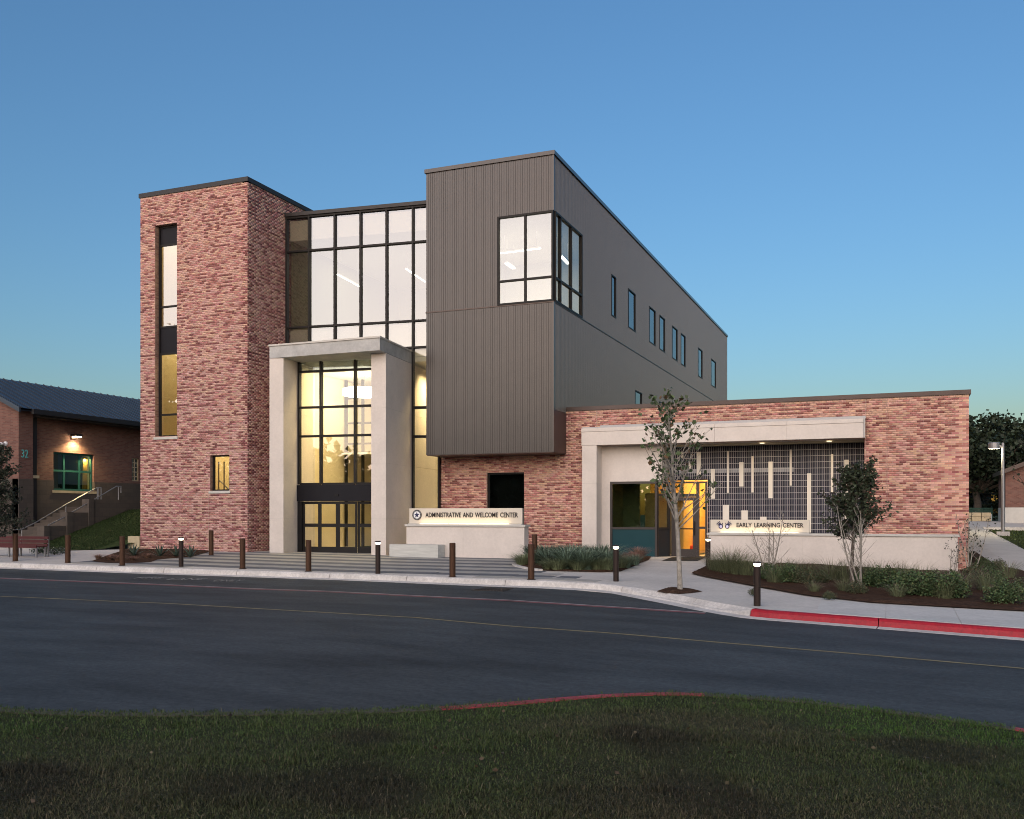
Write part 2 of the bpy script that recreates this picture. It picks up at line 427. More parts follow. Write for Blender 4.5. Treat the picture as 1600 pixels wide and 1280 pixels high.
def sheet_poly(name, poly, dz, m, sub=.6, kind='structure', parent=None, thick=0.0, bulge=0.0, zfun=None):
    """a polygon laid on the ground: triangulated, subdivided, draped on G"""
    zfun = zfun or G
    bm = bmesh.new(); vs = [bm.verts.new((p[0], p[1], 0)) for p in poly]; bm.faces.new(vs)
    bmesh.ops.triangulate(bm, faces=bm.faces)
    for _ in range(7):
        es = [e for e in bm.edges if e.calc_length() > sub]
        if not es: break
        bmesh.ops.subdivide_edges(bm, edges=es, cuts=1); bmesh.ops.triangulate(bm, faces=[f for f in bm.faces if len(f.verts) > 3])
    bnd = {v.index for e in bm.edges if e.is_boundary for v in e.verts} if False else set()
    bm.verts.index_update()
    bv = set(v for e in bm.edges if e.is_boundary for v in e.verts)
    for v in bm.verts:
        v.co.z = zfun(v.co.x, v.co.y) + dz + (0 if v in bv else bulge * (.6 + .5 * hnoise(v.co.x * 3, v.co.y * 3)))
    if thick:
        r = bmesh.ops.extrude_edge_only(bm, edges=[e for e in bm.edges if e.is_boundary])
        for v in [g for g in r['geom'] if isinstance(g, bmesh.types.BMVert)]: v.co.z -= thick
    bmesh.ops.recalc_face_normals(bm, faces=bm.faces)
    if sum(f.normal.z for f in bm.faces) < 0: bmesh.ops.reverse_faces(bm, faces=bm.faces)
    me = bpy.data.meshes.new(name); bm.to_mesh(me); bm.free(); me.materials.append(MATS[m])
    o = bpy.data.objects.new(name, me); link(o, parent)
    if kind: o['kind'] = kind
    return o
def gpl(pts, dz=0): return [gp(x, y, dz)[:2] for x, y in pts]

# striped paving of the entrance court, paver by paver
paving = tag(empty('plaza_paving'), kind='structure')
PL = [gp(52, 885.5)[:2], gp(150, 875.5)[:2], (-27.2, 29.3)]
PR = [gp(943, 910)[:2], gp(838, 893)[:2], gp(806, 884)[:2], (-11.6, 30.3)]
def xof(P, Y):
    for a, c in zip(P, P[1:]):
        if min(a[1], c[1]) <= Y <= max(a[1], c[1]) and abs(c[1] - a[1]) > 1e-6: return a[0] + (c[0] - a[0]) * (Y - a[1]) / (c[1] - a[1])
    return P[0][0] if abs(Y - P[0][1]) < abs(Y - P[-1][1]) else P[-1][0]
row = 0; Y = 21.9; npv = 0
while Y < 34.0 and npv < 298:
    Y1 = Y + .595; ym = (Y + Y1) / 2
    x0, x1 = xof(PL, ym), xof(PR, ym)
    if ym > 29.3: x0 = max(x0, -22.6)
    if ym > 29.8: x1 = -11.62
    if ym > 30.4: x1 = -16.6
    x = x0 - (RND.random() * .9); 
    while x < x1:
        xe = x + 1.19 if x1 - x > 1.9 else x1
        a, c = max(x, x0), min(xe, x1)
        if c - a > .15 and min(yof(KB, a), 99) < Y and yof(KB, c) < Y and npv < 298:
            bb = MB(); h = RND.uniform(.006, .012)
            for (q, w_) in ((a + .004, Y + .004), (c - .004, Y + .004), (c - .004, Y1 - .004), (a + .004, Y1 - .004)): bb.v.append((q, w_, G(q, w_) - .02))
            for (q, w_) in ((a + .004, Y + .004), (c - .004, Y + .004), (c - .004, Y1 - .004), (a + .004, Y1 - .004)): bb.v.append((q, w_, G(q, w_) + h))
            bb.f = [(4, 5, 6, 7), (0, 1, 5, 4), (1, 2, 6, 5), (2, 3, 7, 6), (3, 0, 4, 7)]; bb.m = [0] * 5
            bb.build('paver', 'paver_dark' if row % 2 == 0 else 'paver_light', paving); npv += 1
        x = xe + .001
    row += 1; Y = Y1 + .005
# planting beds
BED_C = [(806.9, 883), (812, 886), (824.8, 889), (848, 892), (896, 893.6), (937, 894.6), (970, 893.4), (990, 885.5), (1013, 875.8)]
bc = gpl(BED_C) + [(-8.0, 33.0), (-9.5, 33.0), (-9.9, 32.4), (-10.6, 32.7), (-11.5, 32.7)]
sheet_poly('planting_bed', bc, .012, 'mulch', .35, bulge=.05)
ring = gpl([(806.9, 883), (812, 886), (824.8, 889), (848, 892)]); ro = offset(ring, -.14)
b = MB()
for i in range(3):
    q = [ring[i], ring[i + 1], ro[i + 1], ro[i]]
    p = [(c[0], c[1], G(*c) + .05) for c in q] + [(c[0], c[1], G(*c) - .02) for c in q]
    o = len(b.v); b.v += p
    for f in ((0, 1, 2, 3), (4, 5, 1, 0), (5, 6, 2, 1), (6, 7, 3, 2), (7, 4, 0, 3)): b.f.append(tuple(o + k for k in f)); b.m.append(0)
tag(b.build('bed_edging', 'kerb_concrete', fix=True), kind='structure')
BED_R = [(1080, 897.5), (1100, 902.5), (1140, 910), (1184, 918.5), (1260, 932), (1360, 943.5), (1480, 950.5), (1600, 957)]
br = gpl(BED_R); br = br + [(br[-1][0] + 4, br[-1][1] + .3), gp(1700, 915)[:2], gp(1596, 908)[:2], gp(1556, 885)[:2], gp(1522, 862)[:2], (2.2, 33), (-5.8, 31.8), gp(1103, 886)[:2]]
sheet_poly('planting_bed', br, .035, 'mulch', .4, bulge=.05)
# sidewalk slabs between the red kerb and the bed (open joints)
SJ = [(1216, 946, 1236, 926.5), (1281, 949.5, 1283, 935.5), (1384, 964, 1384.5, 943.5), (1503, 976, 1490, 951), (1640, 990, 1610, 957), (1900, 1010, 1800, 965)]
def kb_at(px, py): 
    p = gp(px, py); return (p[0], yof(KB, p[0]) + .01)
sl = [(kb_at(a, c_), gp(d_, e_)[:2]) for a, c_, d_, e_ in SJ]
walk = tag(empty('sidewalk_slabs'), kind='structure')
for k, ((f0, r0), (f1, r1)) in enumerate(zip(sl, sl[1:])):
    if k == 0: continue
    fr_ = [(f0[0] + (f1[0] - f0[0]) * q, yof(KB, f0[0] + (f1[0] - f0[0]) * q) + .012) for q in np.linspace(0, 1, 6)]
    re_ = [(r1[0] + (r0[0] - r1[0]) * q, r1[1] + (r0[1] - r1[1]) * q + .06) for q in np.linspace(0, 1, 6)]
    fr_[0] = (fr_[0][0] + .007, fr_[0][1]); re_[-1] = (re_[-1][0] + .007, re_[-1][1]); fr_[-1] = (fr_[-1][0] - .007, fr_[-1][1]); re_[0] = (re_[0][0] - .007, re_[0][1])
    sheet_poly('concrete_slab', fr_ + re_, .010, 'concrete_slab', .6, kind=None, parent=walk, thick=.03)
# tree pit
pit = gpl([(1026, 924.5), (1044, 920.6), (1062, 919.3), (1080, 922), (1097.5, 925), (1080, 927.3), (1062, 928.6), (1040, 927.2)])
sheet_poly('tree_pit', pit, .012, 'mulch', .2, bulge=.06)
# bed by the brick tower
bt = gpl([(145, 874), (160, 870.5), (200, 868), (235, 867.2), (268, 866.5)]) + [(-23.6, 29.35), (-27.7, 29.35)]
bt = gpl([(143, 877.5), (165, 880), (205, 880.5), (236, 879), (246, 875), (300, 870.5), (310, 867.8)]) + [(-24.2, 29.38), (-28.4, 29.38)]
sheet_poly('planting_bed', bt, .018, 'mulch', .3, bulge=.04)
# right-hand path, paved yard and lawn
pth = gpl([(1513, 862), (1522, 862), (1556, 885), (1596, 908), (1700, 960), (1700, 905), (1600, 859), (1560, 838), (1541.5, 827), (1536, 822), (1515, 818)])
sheet_poly('path', pth, .014, 'concrete_walk', .8)
b = MB()
grid_sheet('yard_paving', list(np.arange(2.3, 24, 1.5)), list(np.arange(57, 72, 1.5)), lambda x, y: G(x, y) + .02, 'concrete_walk')
yk = [gp(1570, 827.5), gp(1640, 829)]
MB().box(4.4, 20, 56.2, 56.5, .3, G(5, 56) + .12).build('yard_kerb', 'kerb_concrete')['kind'] = 'structure'
# road paint
def ribbon(name, pxs, w, m, dz, shift=0.0):
    P = resample([gp(x, y, RD)[:2] for x, y in pxs], .5); P = offset(P, shift) if shift else P
    A, Bp = offset(P, -w / 2), offset(P, w / 2); b = MB()
    for i in range(len(P)):
        for q in (A[i], Bp[i]): b.v.append((q[0], q[1], road_z(*q) + dz))
    for i in range(len(P) - 1): b.f.append((2 * i, 2 * i + 2, 2 * i + 3, 2 * i + 1)); b.m.append(0)
    return tag(b.build(name, m), kind='structure')
RL = [(-300, 893), (0, 904), (250, 914), (500, 924.3), (750, 936.8), (1000, 952), (1102, 958.6)]
ribbon('road_marking_red', RL, .17, 'line_red', .005, -.05)
ribbon('road_marking_pale', RL, .10, 'line_pale', .0075, .10)
ribbon('road_marking_yellow', [(-300, 920), (0, 932), (250, 942.6), (500, 957), (800, 979), (960, 990), (1168, 1008), (1360, 1024), (1600, 1045), (1800, 1064)], .10, 'line_yellow', .005)

def text_mesh(body, width=None, height=None, depth=.01, space=1.0, word=1.0, bold=0.0):
    cu = bpy.data.curves.new('lettering', 'FONT'); cu.body = body; cu.size = 1; cu.extrude = .01; cu.space_character = space; cu.space_word = word; cu.offset = bold
    cu.resolution_u = 3
    o = bpy.data.objects.new('lettering_tmp', cu); COL.objects.link(o)
    dg = bpy.context.evaluated_depsgraph_get(); me = bpy.data.meshes.new_from_object(o.evaluated_get(dg))
    bpy.data.objects.remove(o); bpy.data.curves.remove(cu)
    V = np.array([v.co[:] for v in me.vertices]); mn, mx = V.min(0), V.max(0); sz = mx - mn
    V = (V - mn) / np.where(sz > 0, sz, 1)
    V[:, 0] *= width if width else sz[0] * (height / sz[1]); V[:, 1] *= height if height else sz[1] * (width / sz[0]); V[:, 2] *= depth
    me.vertices.foreach_set('co', V.astype(np.float32).ravel()); me.materials.clear(); me.update()
    return me
# worn white lettering in the loading lane
for body, xa, xb, y in (('FIRE', 221, 262, 903.3), ('LANE', 271, 326, 905.4), ('ONLY', 341, 385, 907.8)):
    p0, p1 = gp(xa, y, RD), gp(xb, y, RD)
    me = text_mesh(body, math.hypot(p1[0] - p0[0], p1[1] - p0[1]), .62, .003); me.materials.append(MATS['line_white'])
    o = bpy.data.objects.new('road_lettering', me); link(o); ang = math.atan2(p1[1] - p0[1], p1[0] - p0[0])
    o.location = (p0[0], p0[1] - .3, road_z(p0[0], p0[1]) + .006); o.rotation_euler = (0.0, 0, ang); o['kind'] = 'structure'
# drain cover in the asphalt
dc = gp(772, 921, RD)
dr = empty('drain_cover', loc=(dc[0], dc[1], road_z(*dc[:2]))); tag(dr, 'dark cast iron drain cover set in the asphalt by the kerb', 'drain cover')
MB().box(-.42, .42, -.42, .42, -.05, .004).build('frame', 'iron', dr)
for k in range(9): MB().box(-.36 + k * .085, -.31 + k * .085, -.36, .36, .004, .016).build('grate_bar', 'iron', dr)

# ---------------------------------------------------------------- foreground lawn island with its red kerb
LPX = [(0, 1105), (60, 1110), (150, 1113), (300, 1113), (450, 1111), (600, 1108.5), (700, 1103), (800, 1096), (900, 1087), (980, 1082.4), (1060, 1081), (1130, 1085), (1220, 1091), (1300, 1099), (1400, 1111), (1500, 1123), (1600, 1138)]
LW = resample(smooth_line(ext([gp(x, y, RD + .13)[:2] for x, y in LPX], 10, 10), 2), .25)
def lawn_z(x, y):
    f = cl((yof(LW, x) - y) / 2.5, 0, 1)
    return road_z(x, y) + .125 + .10 * f * f + .025 * hnoise(x * 1.3, y * 1.3) * f
GV = [gp(x, y, RD + .13)[0] for x, y in ((690, 1104), (1110, 1083.5), (1545, 1129))]
lk = tag(empty('lawn_kerb'), kind='structure'); LI = offset(LW, -.16)
for a in range(0, len(LW) - 1, 4):
    c_ = min(a + 4, len(LW) - 1); b = MB()
    for i in range(a, c_ + 1):
        o_, n_ = LW[i], LI[i]
        for q, dz in ((o_, -.1), (o_, .115), (((o_[0] * .85 + n_[0] * .15), (o_[1] * .85 + n_[1] * .15)), .133), (n_, .136), (n_, -.1)): b.v.append((q[0], q[1], road_z(*q) + dz))
    for i in range(c_ - a):
        for j in range(4): b.f.append((i * 5 + j, i * 5 + j + 1, i * 5 + j + 6, i * 5 + j + 5)); b.m.append(0)
    b.f += [tuple(range(5)), tuple((c_ - a) * 5 + 4 - k for k in range(5))]; b.m += [0, 0]
    b.build('kerb_segment', 'kerb_red_old' if GV[0] < LW[(a + c_) // 2][0] < GV[1] or LW[(a + c_) // 2][0] > GV[2] else 'kerb_dirty', lk, fix=True)
b = MB(); offs = [0, .3, .6, 1, 1.5, 2, 2.6, 3.2, 4, 5, 6, 7, 8, 9, 10, 12, 15]; n = len(offs)
for p in LI:
    for d in offs: b.v.append((p[0], p[1] - d, lawn_z(p[0], p[1] - d)))
for i in range(len(LI) - 1):
    for j in range(n - 1): b.f.append((i * n + j + 1, (i + 1) * n + j + 1, (i + 1) * n + j, i * n + j)); b.m.append(0)
tag(b.build('lawn', 'lawn_soil'), kind='structure')
def make_blades(name, pts, hgt, wid, colf, parent=None, hs=None):
    n = len(pts); P = np.array(pts)
    h = hgt * NR.uniform(.45, 1.25, n) * (hs(P) if hs else 1); w = wid * NR.uniform(.7, 1.3, n); a = NR.uniform(0, 2 * math.pi, n); lean = NR.uniform(.1, 1.5, n); la = NR.uniform(0, 2 * math.pi, n)
    dx, dy = np.cos(a) * w / 2, np.sin(a) * w / 2; lx, ly = np.cos(la) * lean * h, np.sin(la) * lean * h
    V = np.zeros((n, 5, 3)); z0 = P[:, 2] - .01
    V[:, 0] = np.stack([P[:, 0] - dx, P[:, 1] - dy, z0], 1); V[:, 1] = np.stack([P[:, 0] + dx, P[:, 1] + dy, z0], 1)
    V[:, 2] = np.stack([P[:, 0] + dx * .8 + lx * .35, P[:, 1] + dy * .8 + ly * .35, z0 + h * .6], 1); V[:, 3] = np.stack([P[:, 0] - dx * .8 + lx * .35, P[:, 1] - dy * .8 + ly * .35, z0 + h * .6], 1)
    V[:, 4] = np.stack([P[:, 0] + lx, P[:, 1] + ly, z0 + h * (1 - .42 * lean)], 1)
    I = np.arange(n) * 5; F = np.concatenate([np.stack([I, I + 1, I + 2], 1), np.stack([I, I + 2, I + 3], 1), np.stack([I + 3, I + 2, I + 4], 1)])
    c = colf(P, n); c = np.concatenate([c, c, c])
    me = raw_mesh(name, V.reshape(-1, 3), F, c, ('blade',)); o = bpy.data.objects.new(name, me); link(o, parent); return o
def n2(P, s, ph=0):
    x, y = P[:, 0] * s + ph, P[:, 1] * s - ph
    return (np.sin(x * 1.7 + y * .6) + np.sin(y * 2.3 - x * .9 + 1.3) + np.sin(x * .53 - y * .71 + 4) + np.sin(x * 3.1 + y * 2.2) * .6) / 3.6
pts = []
N_BL = 240000
tt = NR.random(N_BL * 2); uu = NR.random(N_BL * 2)
for k in range(N_BL * 2):
    w = 4.6 + 6.2 * tt[k] ** 1.25
    t = (uu[k] - .5) * 1.16
    X, Y = w * (-S_ + t * C_), w * (C_ + t * S_)
    e = yof(LI, X) - Y
    if e < -.05: continue
    pts.append((X, Y, lawn_z(X, Y)))
    if len(pts) >= N_BL: break
def lawn_col(P, n):
    g1 = np.array([.056, .080, .026]); br_ = np.array([.082, .070, .042]); gr = np.array([.062, .115, .026]); dk = np.array([.034, .028, .020])
    a = np.clip(.5 + .75 * n2(P, .9) + NR.normal(0, .25, n), 0, 1)[:, None]
    c = g1 * (1 - a) + br_ * a
    yl = np.array([yof(LI, x) for x in P[:, 0]]) - P[:, 1]
    gg = np.clip((P[:, 0] + 1.0) / .6, 0, 1) * np.clip((1.7 - yl + .5 * n2(P, 1.7)) / .7, 0, 1) * np.clip(1 - (P[:, 0] - 4) / 2, 0, 1)
    gg = np.maximum(gg, .55 * np.clip((1.5 - yl + .6 * n2(P, 1.3, 2)) / .8, 0, 1))[:, None]
    c = c * (1 - gg) + gr * gg
    d = np.clip((n2(P, 1.5, 5) - .25) * 2.2, 0, .8)[:, None]; c = c * (1 - d) + dk * d
    dry = (NR.random(n) < .07)[:, None]; c = np.where(dry, np.array([.11, .095, .06])[None], c)
    return c * NR.uniform(.5, 1.5, (n, 1))
# grass grown over the kerb where the photograph shows none of it
gv = [gp(x, y, RD + .13)[0] for x, y in ((690, 1104), (1110, 1083.5), (1545, 1129))]
for _ in range(26000):
    i = int(NR.integers(0, len(LW))); X, Y = LW[i]
    if gv[0] < X < gv[1] and NR.random() > max(.10, 1 - min(X - gv[0], gv[1] - X) / .9): continue
    if X > gv[2] and NR.random() > .15: continue
    q = NR.uniform(-.02, .24); X += NR.uniform(-.13, .13)
    pts.append((X, Y - q, road_z(X, Y - q) + .135))
def clumps(P): return .8 + .9 * np.clip(n2(P, 5.5, 1) + .35 * n2(P, 14, 3) - .1, 0, 1)
tag(make_blades('lawn_grass', pts, .045, .0055, lawn_col, hs=clumps), kind='stuff')

# ================================================================== THE WELCOME CENTER
BL = thing('welcome_center', 'large brick and dark metal school building with tall glass front and lit lobby', 'building', (-12, 33, 0))
def frame(O, U, N):
    return lambda p: (O[0] + p[0] * U[0] - p[1] * N[0], O[1] + p[0] * U[1] - p[1] * N[1], p[2])
def rects(L, z0, z1, holes):
    us = sorted(set([0, L] + [h[0] for h in holes] + [h[1] for h in holes])); out = []
    for a, c in zip(us, us[1:]):
        if c - a < 1e-4: continue
        m = (a + c) / 2; cuts = sorted([(max(h[2], z0), min(h[3], z1)) for h in holes if h[0] < m < h[1]]); z = z0
        for p, q in cuts:
            if p > z + 1e-4: out.append((a, c, z, p))
            z = max(z, q)
        if z < z1 - 1e-4: out.append((a, c, z, z1))
    return out
def brick_wall(O, U, N, L, z0, z1, holes=(), joints=(), mix=(.2, .3), tan=(.56, .32, .24), rose=(.39, .145, .12), dark=(.14, .04, .04), seed=1, single=None, thick=.22, nsingle=300, shift=0.0):
    xf = frame(O, U, N); b = MB(xf)
    for a, c, p, q in rects(L, z0, z1, [h for h in holes]): b.box(a, c, 0, thick, p, q, 1, front=0)
    w = b.build('brick_wall', ['mortar', 'brick_tan'], BL)
    rg = random.Random(seed); PIT, CH = .2032, .0677; items = []; below = {}
    ph = [rg.uniform(0, 6.28) for _ in range(6)]
    for k in range(int((z1 - z0) / CH)):
        za = z0 + k * CH; zm = za + CH / 2
        hs = sorted([(h[0] - .003, h[1] + .003) for h in holes if h[2] < zm < h[3]] + [(j[0] - .008, j[0] + .008) for j in joints if j[1] < zm < j[2]])
        u = -(k % 2) * PIT / 2 - shift; run = 0; rv = 0; rowb = rg.uniform(-.08, .08) + (.05 if k % 2 else -.05)
        while u < L:
            if run <= 0: run = rg.choice((1, 1, 2, 2, 3)); rv = rg.random()
            run -= 1
            nz = .5 + .5 * math.sin(u * 1.1 + ph[0] + .35 * math.sin(zm * 1.9 + ph[1])) * math.sin(zm * 2.6 + u * .8 + ph[2])
            sl0 = int(u / PIT * 2 + .5); v = .58 * rg.random() + .30 * rv + .06 * nz + rowb + .24 * (.45 - .5 * (below.get((k - 1, sl0 - 1), .45) + below.get((k - 1, sl0 + 1), .45))); below[(k, sl0)] = v
            segs = [(max(u, 0) + .0, min(u + PIT - .010, L))]
            for h in hs:
                ns = []
                for a, c in segs:
                    if h[1] <= a or h[0] >= c: ns.append((a, c))
                    else:
                        if h[0] - a > .02: ns.append((a, h[0]))
                        if c - h[1] > .02: ns.append((h[1], c))
                segs = ns
            for a, c in segs:
                if c - a > .02: items.append((a, c, za + .005, za + CH - .005, v))
            u += PIT
    vs = np.array([i[4] for i in items]); qd, qr = np.quantile(vs, mix[0]), np.quantile(vs, mix[0] + mix[1])
    cols = np.zeros((len(items), 3))
    for i, it in enumerate(items):
        c0 = dark if it[4] < qd else rose if it[4] < qr else tan
        f = rg.uniform(.82, 1.16); g = rg.uniform(-.06, .06)
        cols[i] = (c0[0] * f, c0[1] * f * (1 - g), c0[2] * f * (1 + g))
    sing = set()
    if single:
        order = sorted(range(len(items)), key=lambda i: single((items[i][0] + items[i][1]) / 2, items[i][2]))
        sing = set([i for i in order if items[i][1] - items[i][0] > .05][:nsingle])
    rest = [i for i in range(len(items)) if i not in sing]
    n = len(rest); V = np.zeros((n, 8, 3)); Ua, Na, Oa = np.array([*U, 0]), np.array([*N, 0]), np.array([*O, 0])
    for q, i in enumerate(rest):
        a, c, p, r, _ = items[i]; d0, d1 = -.009 + rg.uniform(-.003, .003), .004
        for k, (uu_, dd, zz) in enumerate(((a, d0, p), (c, d0, p), (c, d0, r), (a, d0, r), (a, d1, p), (c, d1, p), (c, d1, r), (a, d1, r))):
            V[q, k] = Oa + uu_ * Ua - dd * Na; V[q, k, 2] = zz
    Q = np.array([(0, 1, 2, 3), (4, 0, 3, 7), (1, 5, 6, 2), (3, 2, 6, 7), (4, 5, 1, 0)])
    F = (np.arange(n)[:, None, None] * 8 + Q[None]).reshape(-1, 4)
    me = raw_mesh('brick_courses', V.reshape(-1, 3), F, np.repeat(cols[rest], 5, axis=0), ('brick',))
    o = bpy.data.objects.new('brick_courses', me); link(o, BL); o['kind'] = 'stuff'
    protos = {}
    for i in sorted(sing):
        a, c, p, r, _ = items[i]; key = round(c - a, 3)
        if key not in protos:
            bb = MB(lambda t: (t[0] * U[0] - t[1] * N[0], t[0] * U[1] - t[1] * N[1], t[2])); bb.box(0, key, -.010, .004, 0, r - p)
            ob = bb.build('brick', 'brick_single', w); protos[key] = ob.data
        else:
            ob = bpy.data.objects.new('brick', protos[key]); link(ob, w)
        ob.color = (*cols[i], 1); ob.location = (O[0] + a * U[0] + rg.uniform(-.003, .003) * N[0], O[1] + a * U[1] + rg.uniform(-.003, .003) * N[1], p)
    return w
def window(xf, u0, u1, z0, z1, depth, mulls=(), trans=(), g='glass', fr='mullion_black', fw=.06, sill=None, parent=BL, cells=None, name='window', proud=0.0):
    """frame mesh with one pane per light; mulls and trans are positions of the bars"""
    b = MB(xf); d0, d1 = depth - proud, depth + .10
    b.box(u0, u0 + fw, d0, d1, z0, z1).box(u1 - fw, u1, d0, d1, z0, z1).box(u0 + fw, u1 - fw, d0, d1, z0, z0 + fw).box(u0 + fw, u1 - fw, d0, d1, z1 - fw, z1)
    us = [u0 + fw] + list(mulls) + [u1 - fw]; zs = [z0 + fw] + list(trans) + [z1 - fw]
    for m in mulls: b.box(m - fw / 2, m + fw / 2, d0 + .005, d1 - .005, z0 + fw, z1 - fw)
    for t in trans:
        for a, c in zip(us, us[1:]):
            b.box(a + (fw / 2 if a in mulls else 0), c - (fw / 2 if c in mulls else 0), d0 + .008, d1 - .008, t - fw / 2, t + fw / 2)
    w = b.build(name, fr, parent)
    for i, (a, c) in enumerate(zip(us, us[1:])):
        for j, (p, q) in enumerate(zip(zs, zs[1:])):
            gm = (cells or {}).get((i, j), g)
            if gm.startswith('glass'): MB(xf).box(a, c, depth + .04, depth + .055, p, q, 1, front=0).build('pane', [gm, 'glass_clear'], w)
            else: MB(xf).box(a, c, depth + .03, depth + .06, p, q).build('panel', gm, w)
    if sill: MB(xf).box(u0 - .05, u1 + .05, -.04, depth + .02, z0 - .10, z0 - .003).build('sill', sill, w)
    return w

# ---------------------------------------------------------------- stair tower
TY = 29.45; TX0 = atY(219.5, 500, TY)[0]; TX1 = atY(386.5, 500, TY)[0]; TL = TX1 - TX0; TZ = 14.08
tu = lambda px: atY(px, 500, TY)[0] - TX0
tz = lambda px, py: atY(px, py, TY)[2]
sw = (tu(242.5), tu(276.6), tz(262, 682.5), tz(262, 350)); sm = (tu(328.5), tu(358.5), tz(343, 767), tz(343, 711))
brick_wall((TX0, TY), (1, 0), (0, -1), TL, -.1, TZ, [sw, sm], [(sw[1] + .0, sw[3], TZ), (tu(326), -.1, sm[2]), (tu(358.5), sm[3], sm[3] + 1.0), (tu(358.5) - .0, sm[3], sw[2])][:3],
           mix=(.17, .28), tan=(.56, .34, .28), rose=(.43, .195, .175), dark=(.215, .078, .074), seed=3, thick=.19)
brick_wall((TX1, TY), (0, 1), (1, 0), 8.0, -.1, TZ, [], [], mix=(.19, .28), tan=(.54, .33, .27), rose=(.42, .19, .17), dark=(.205, .073, .07), seed=4)
MB().box(TX0, TX0 + .2, TY + .19, TY + 8, -.1, TZ).box(TX0 + .2, TX1 - .22, TY + 7.8, TY + 8, -.1, TZ).box(TX0 + .2, TX1 - .22, TY + .19, TY + 7.8, TZ - .2, TZ - .05).build('tower_shell', 'brick_tan', BL)
MB().box(TX0 - .05, TX1 + .05, TY - .05, TY + .25, TZ, TZ + .17).box(TX1 - .25, TX1 + .05, TY + .25, TY + 8.05, TZ, TZ + .17).box(TX0 - .05, TX0 + .25, TY + .25, TY + 8.05, TZ, TZ + .17).build('coping', 'coping_dark', BL)
MB().box(TX0 - .01, TX1 + .01, TY - .025, TY, -.25, .02).box(TX1, TX1 + .025, TY, TY + 2.5, -.25, .02).build('footing', 'cast_concrete', BL)
TF = frame((TX0, TY), (1, 0), (0, -1))
zt = lambda py: tz(262, py)
window(TF, *sw[:2], sw[2], sw[3], .19, trans=[zt(647), zt(551), zt(509), zt(477), zt(380)], fw=.075, cells={(0, 2): 'black_panel', (0, 5): 'black_panel', (0, 0): 'glass', (0, 1): 'glass'}, sill='stone_cap')
window(TF, sm[0], sm[1], sm[2], sm[3], .14, fw=.055, g='glass_low', sill='stone_cap')
MB().box(TX0 + .25, TX1 - .3, TY + 2.6, TY + 2.75, 0, TZ - .3).box(TX0 + .25, TX0 + .3, TY + .25, TY + 2.6, 0, TZ - .3).build('stair_wall', 'wall_warm', BL)
b = MB()
for k in range(11): b.box(TX0 + 2.2 + k * .27, TX0 + 2.24 + k * .27, TY + 1.30, TY + 1.34, 1.0, 3.6)
b.tube([(TX0 + 2.2, TY + 1.32, 1.5), (TX1 - .4, TY + 1.32, 3.6)], .035).tube([(TX0 + 2.6, TY + 1.5, 2.9), (TX1 - .5, TY + 1.5, 1.3)], .03)
b.build('stair_railing', 'steel', BL)
def area(name, loc, sx, sy, e, col=(1, .78, .42), rot=(0, 0, 0), spread=180):
    l = bpy.data.lights.new(name, 'AREA'); l.shape = 'RECTANGLE'; l.size = sx; l.size_y = sy; l.energy = e; l.color = col; l.spread = rad(spread)
    o = bpy.data.objects.new(name, l); COL.objects.link(o); o.location = loc; o.rotation_euler = rot; return o
def pointl(name, loc, e, col, r=.05):
    l = bpy.data.lights.new(name, 'POINT'); l.energy = e; l.color = col; l.shadow_soft_size = r
    o = bpy.data.objects.new(name, l); COL.objects.link(o); o.location = loc; return o
for z, e in ((4.4, 22), (9.0, 24), (13.4, 16)): area('stairwell_light', (TX0 + 2.4, TY + 1.4, z), 3.2, .8, e)

# ---------------------------------------------------------------- glass curtain wall, turned a few degrees
AX, AY, A6 = TX1, 31.94, math.atan(.1203)
c6, s6 = math.cos(A6), math.sin(A6)
CF = lambda p: (AX + p[0] * c6 - p[1] * s6, AY + p[0] * s6 + p[1] * c6, p[2])      # (along, inward, up)
def cu(px):
    d = ray(px, 500)        # on the curtain plane
    w = (-AX * -s6 + -AY * c6) ; nx, ny = -s6, c6
    w = (AX * nx + AY * ny) / (d[0] * nx + d[1] * ny); X, Y = d[0] * w, d[1] * w
    return (X - AX) * c6 + (Y - AY) * s6
UE = 6.50
cw = empty('curtain_wall', BL)
def cbar(u0, u1, z0, z1, nm, d0=-.11, d1=.06, m='mullion_black'): return MB(CF).box(u0, u1, d0, d1, z0, z1).build(nm, m, cw)
def cpane(u0, u1, z0, z1, m='glass', nm='pane'):
    if m.startswith('glass'): return MB(CF).box(u0, u1, -.008, .008, z0, z1, 1, front=0).build(nm, [m, 'glass_clear'], cw)
    return MB(CF).box(u0, u1, -.012, .012, z0, z1).build(nm, m, cw)
U1, U2, U3, U4, U5 = [cu(p) for p in (484, 524, 564.3, 604.9, 646)]
ZR = [7.95, 8.98, 12.02, 13.38]; mw = .034
uv = [.035, U1, U2, U3, U4, U5, UE]
for u in uv[:5]: cbar(u - mw, u + mw, 7.9, 13.42, 'mullion')
for u in uv[5:]: cbar(u - mw, u + mw, 0, 13.42, 'mullion')
for z in ZR:
    for a, c in zip(uv, uv[1:]): cbar(a + mw, c - mw, z - .035, z + .035, 'transom', -.10, .05)
for j, (p, q) in enumerate(zip(ZR, ZR[1:])):
    for a, c in zip(uv, uv[1:]): cpane(a + mw, c - mw, p + .035, q - .035)
MB(CF).box(-.02, UE + .03, -.16, .3, 13.42, 13.56).build('coping', 'coping_dark', BL)
# narrow strip on the right of the portal
for z in (5.62, 4.5, .06): cbar(U5 + mw, UE - mw, z - .05, z + .05, 'transom', -.10, .05)
for p, q in ((.11, 4.45), (4.55, 5.57), (5.67, 7.91)): cpane(U5 + mw, UE - mw, p, q, 'glass_low')
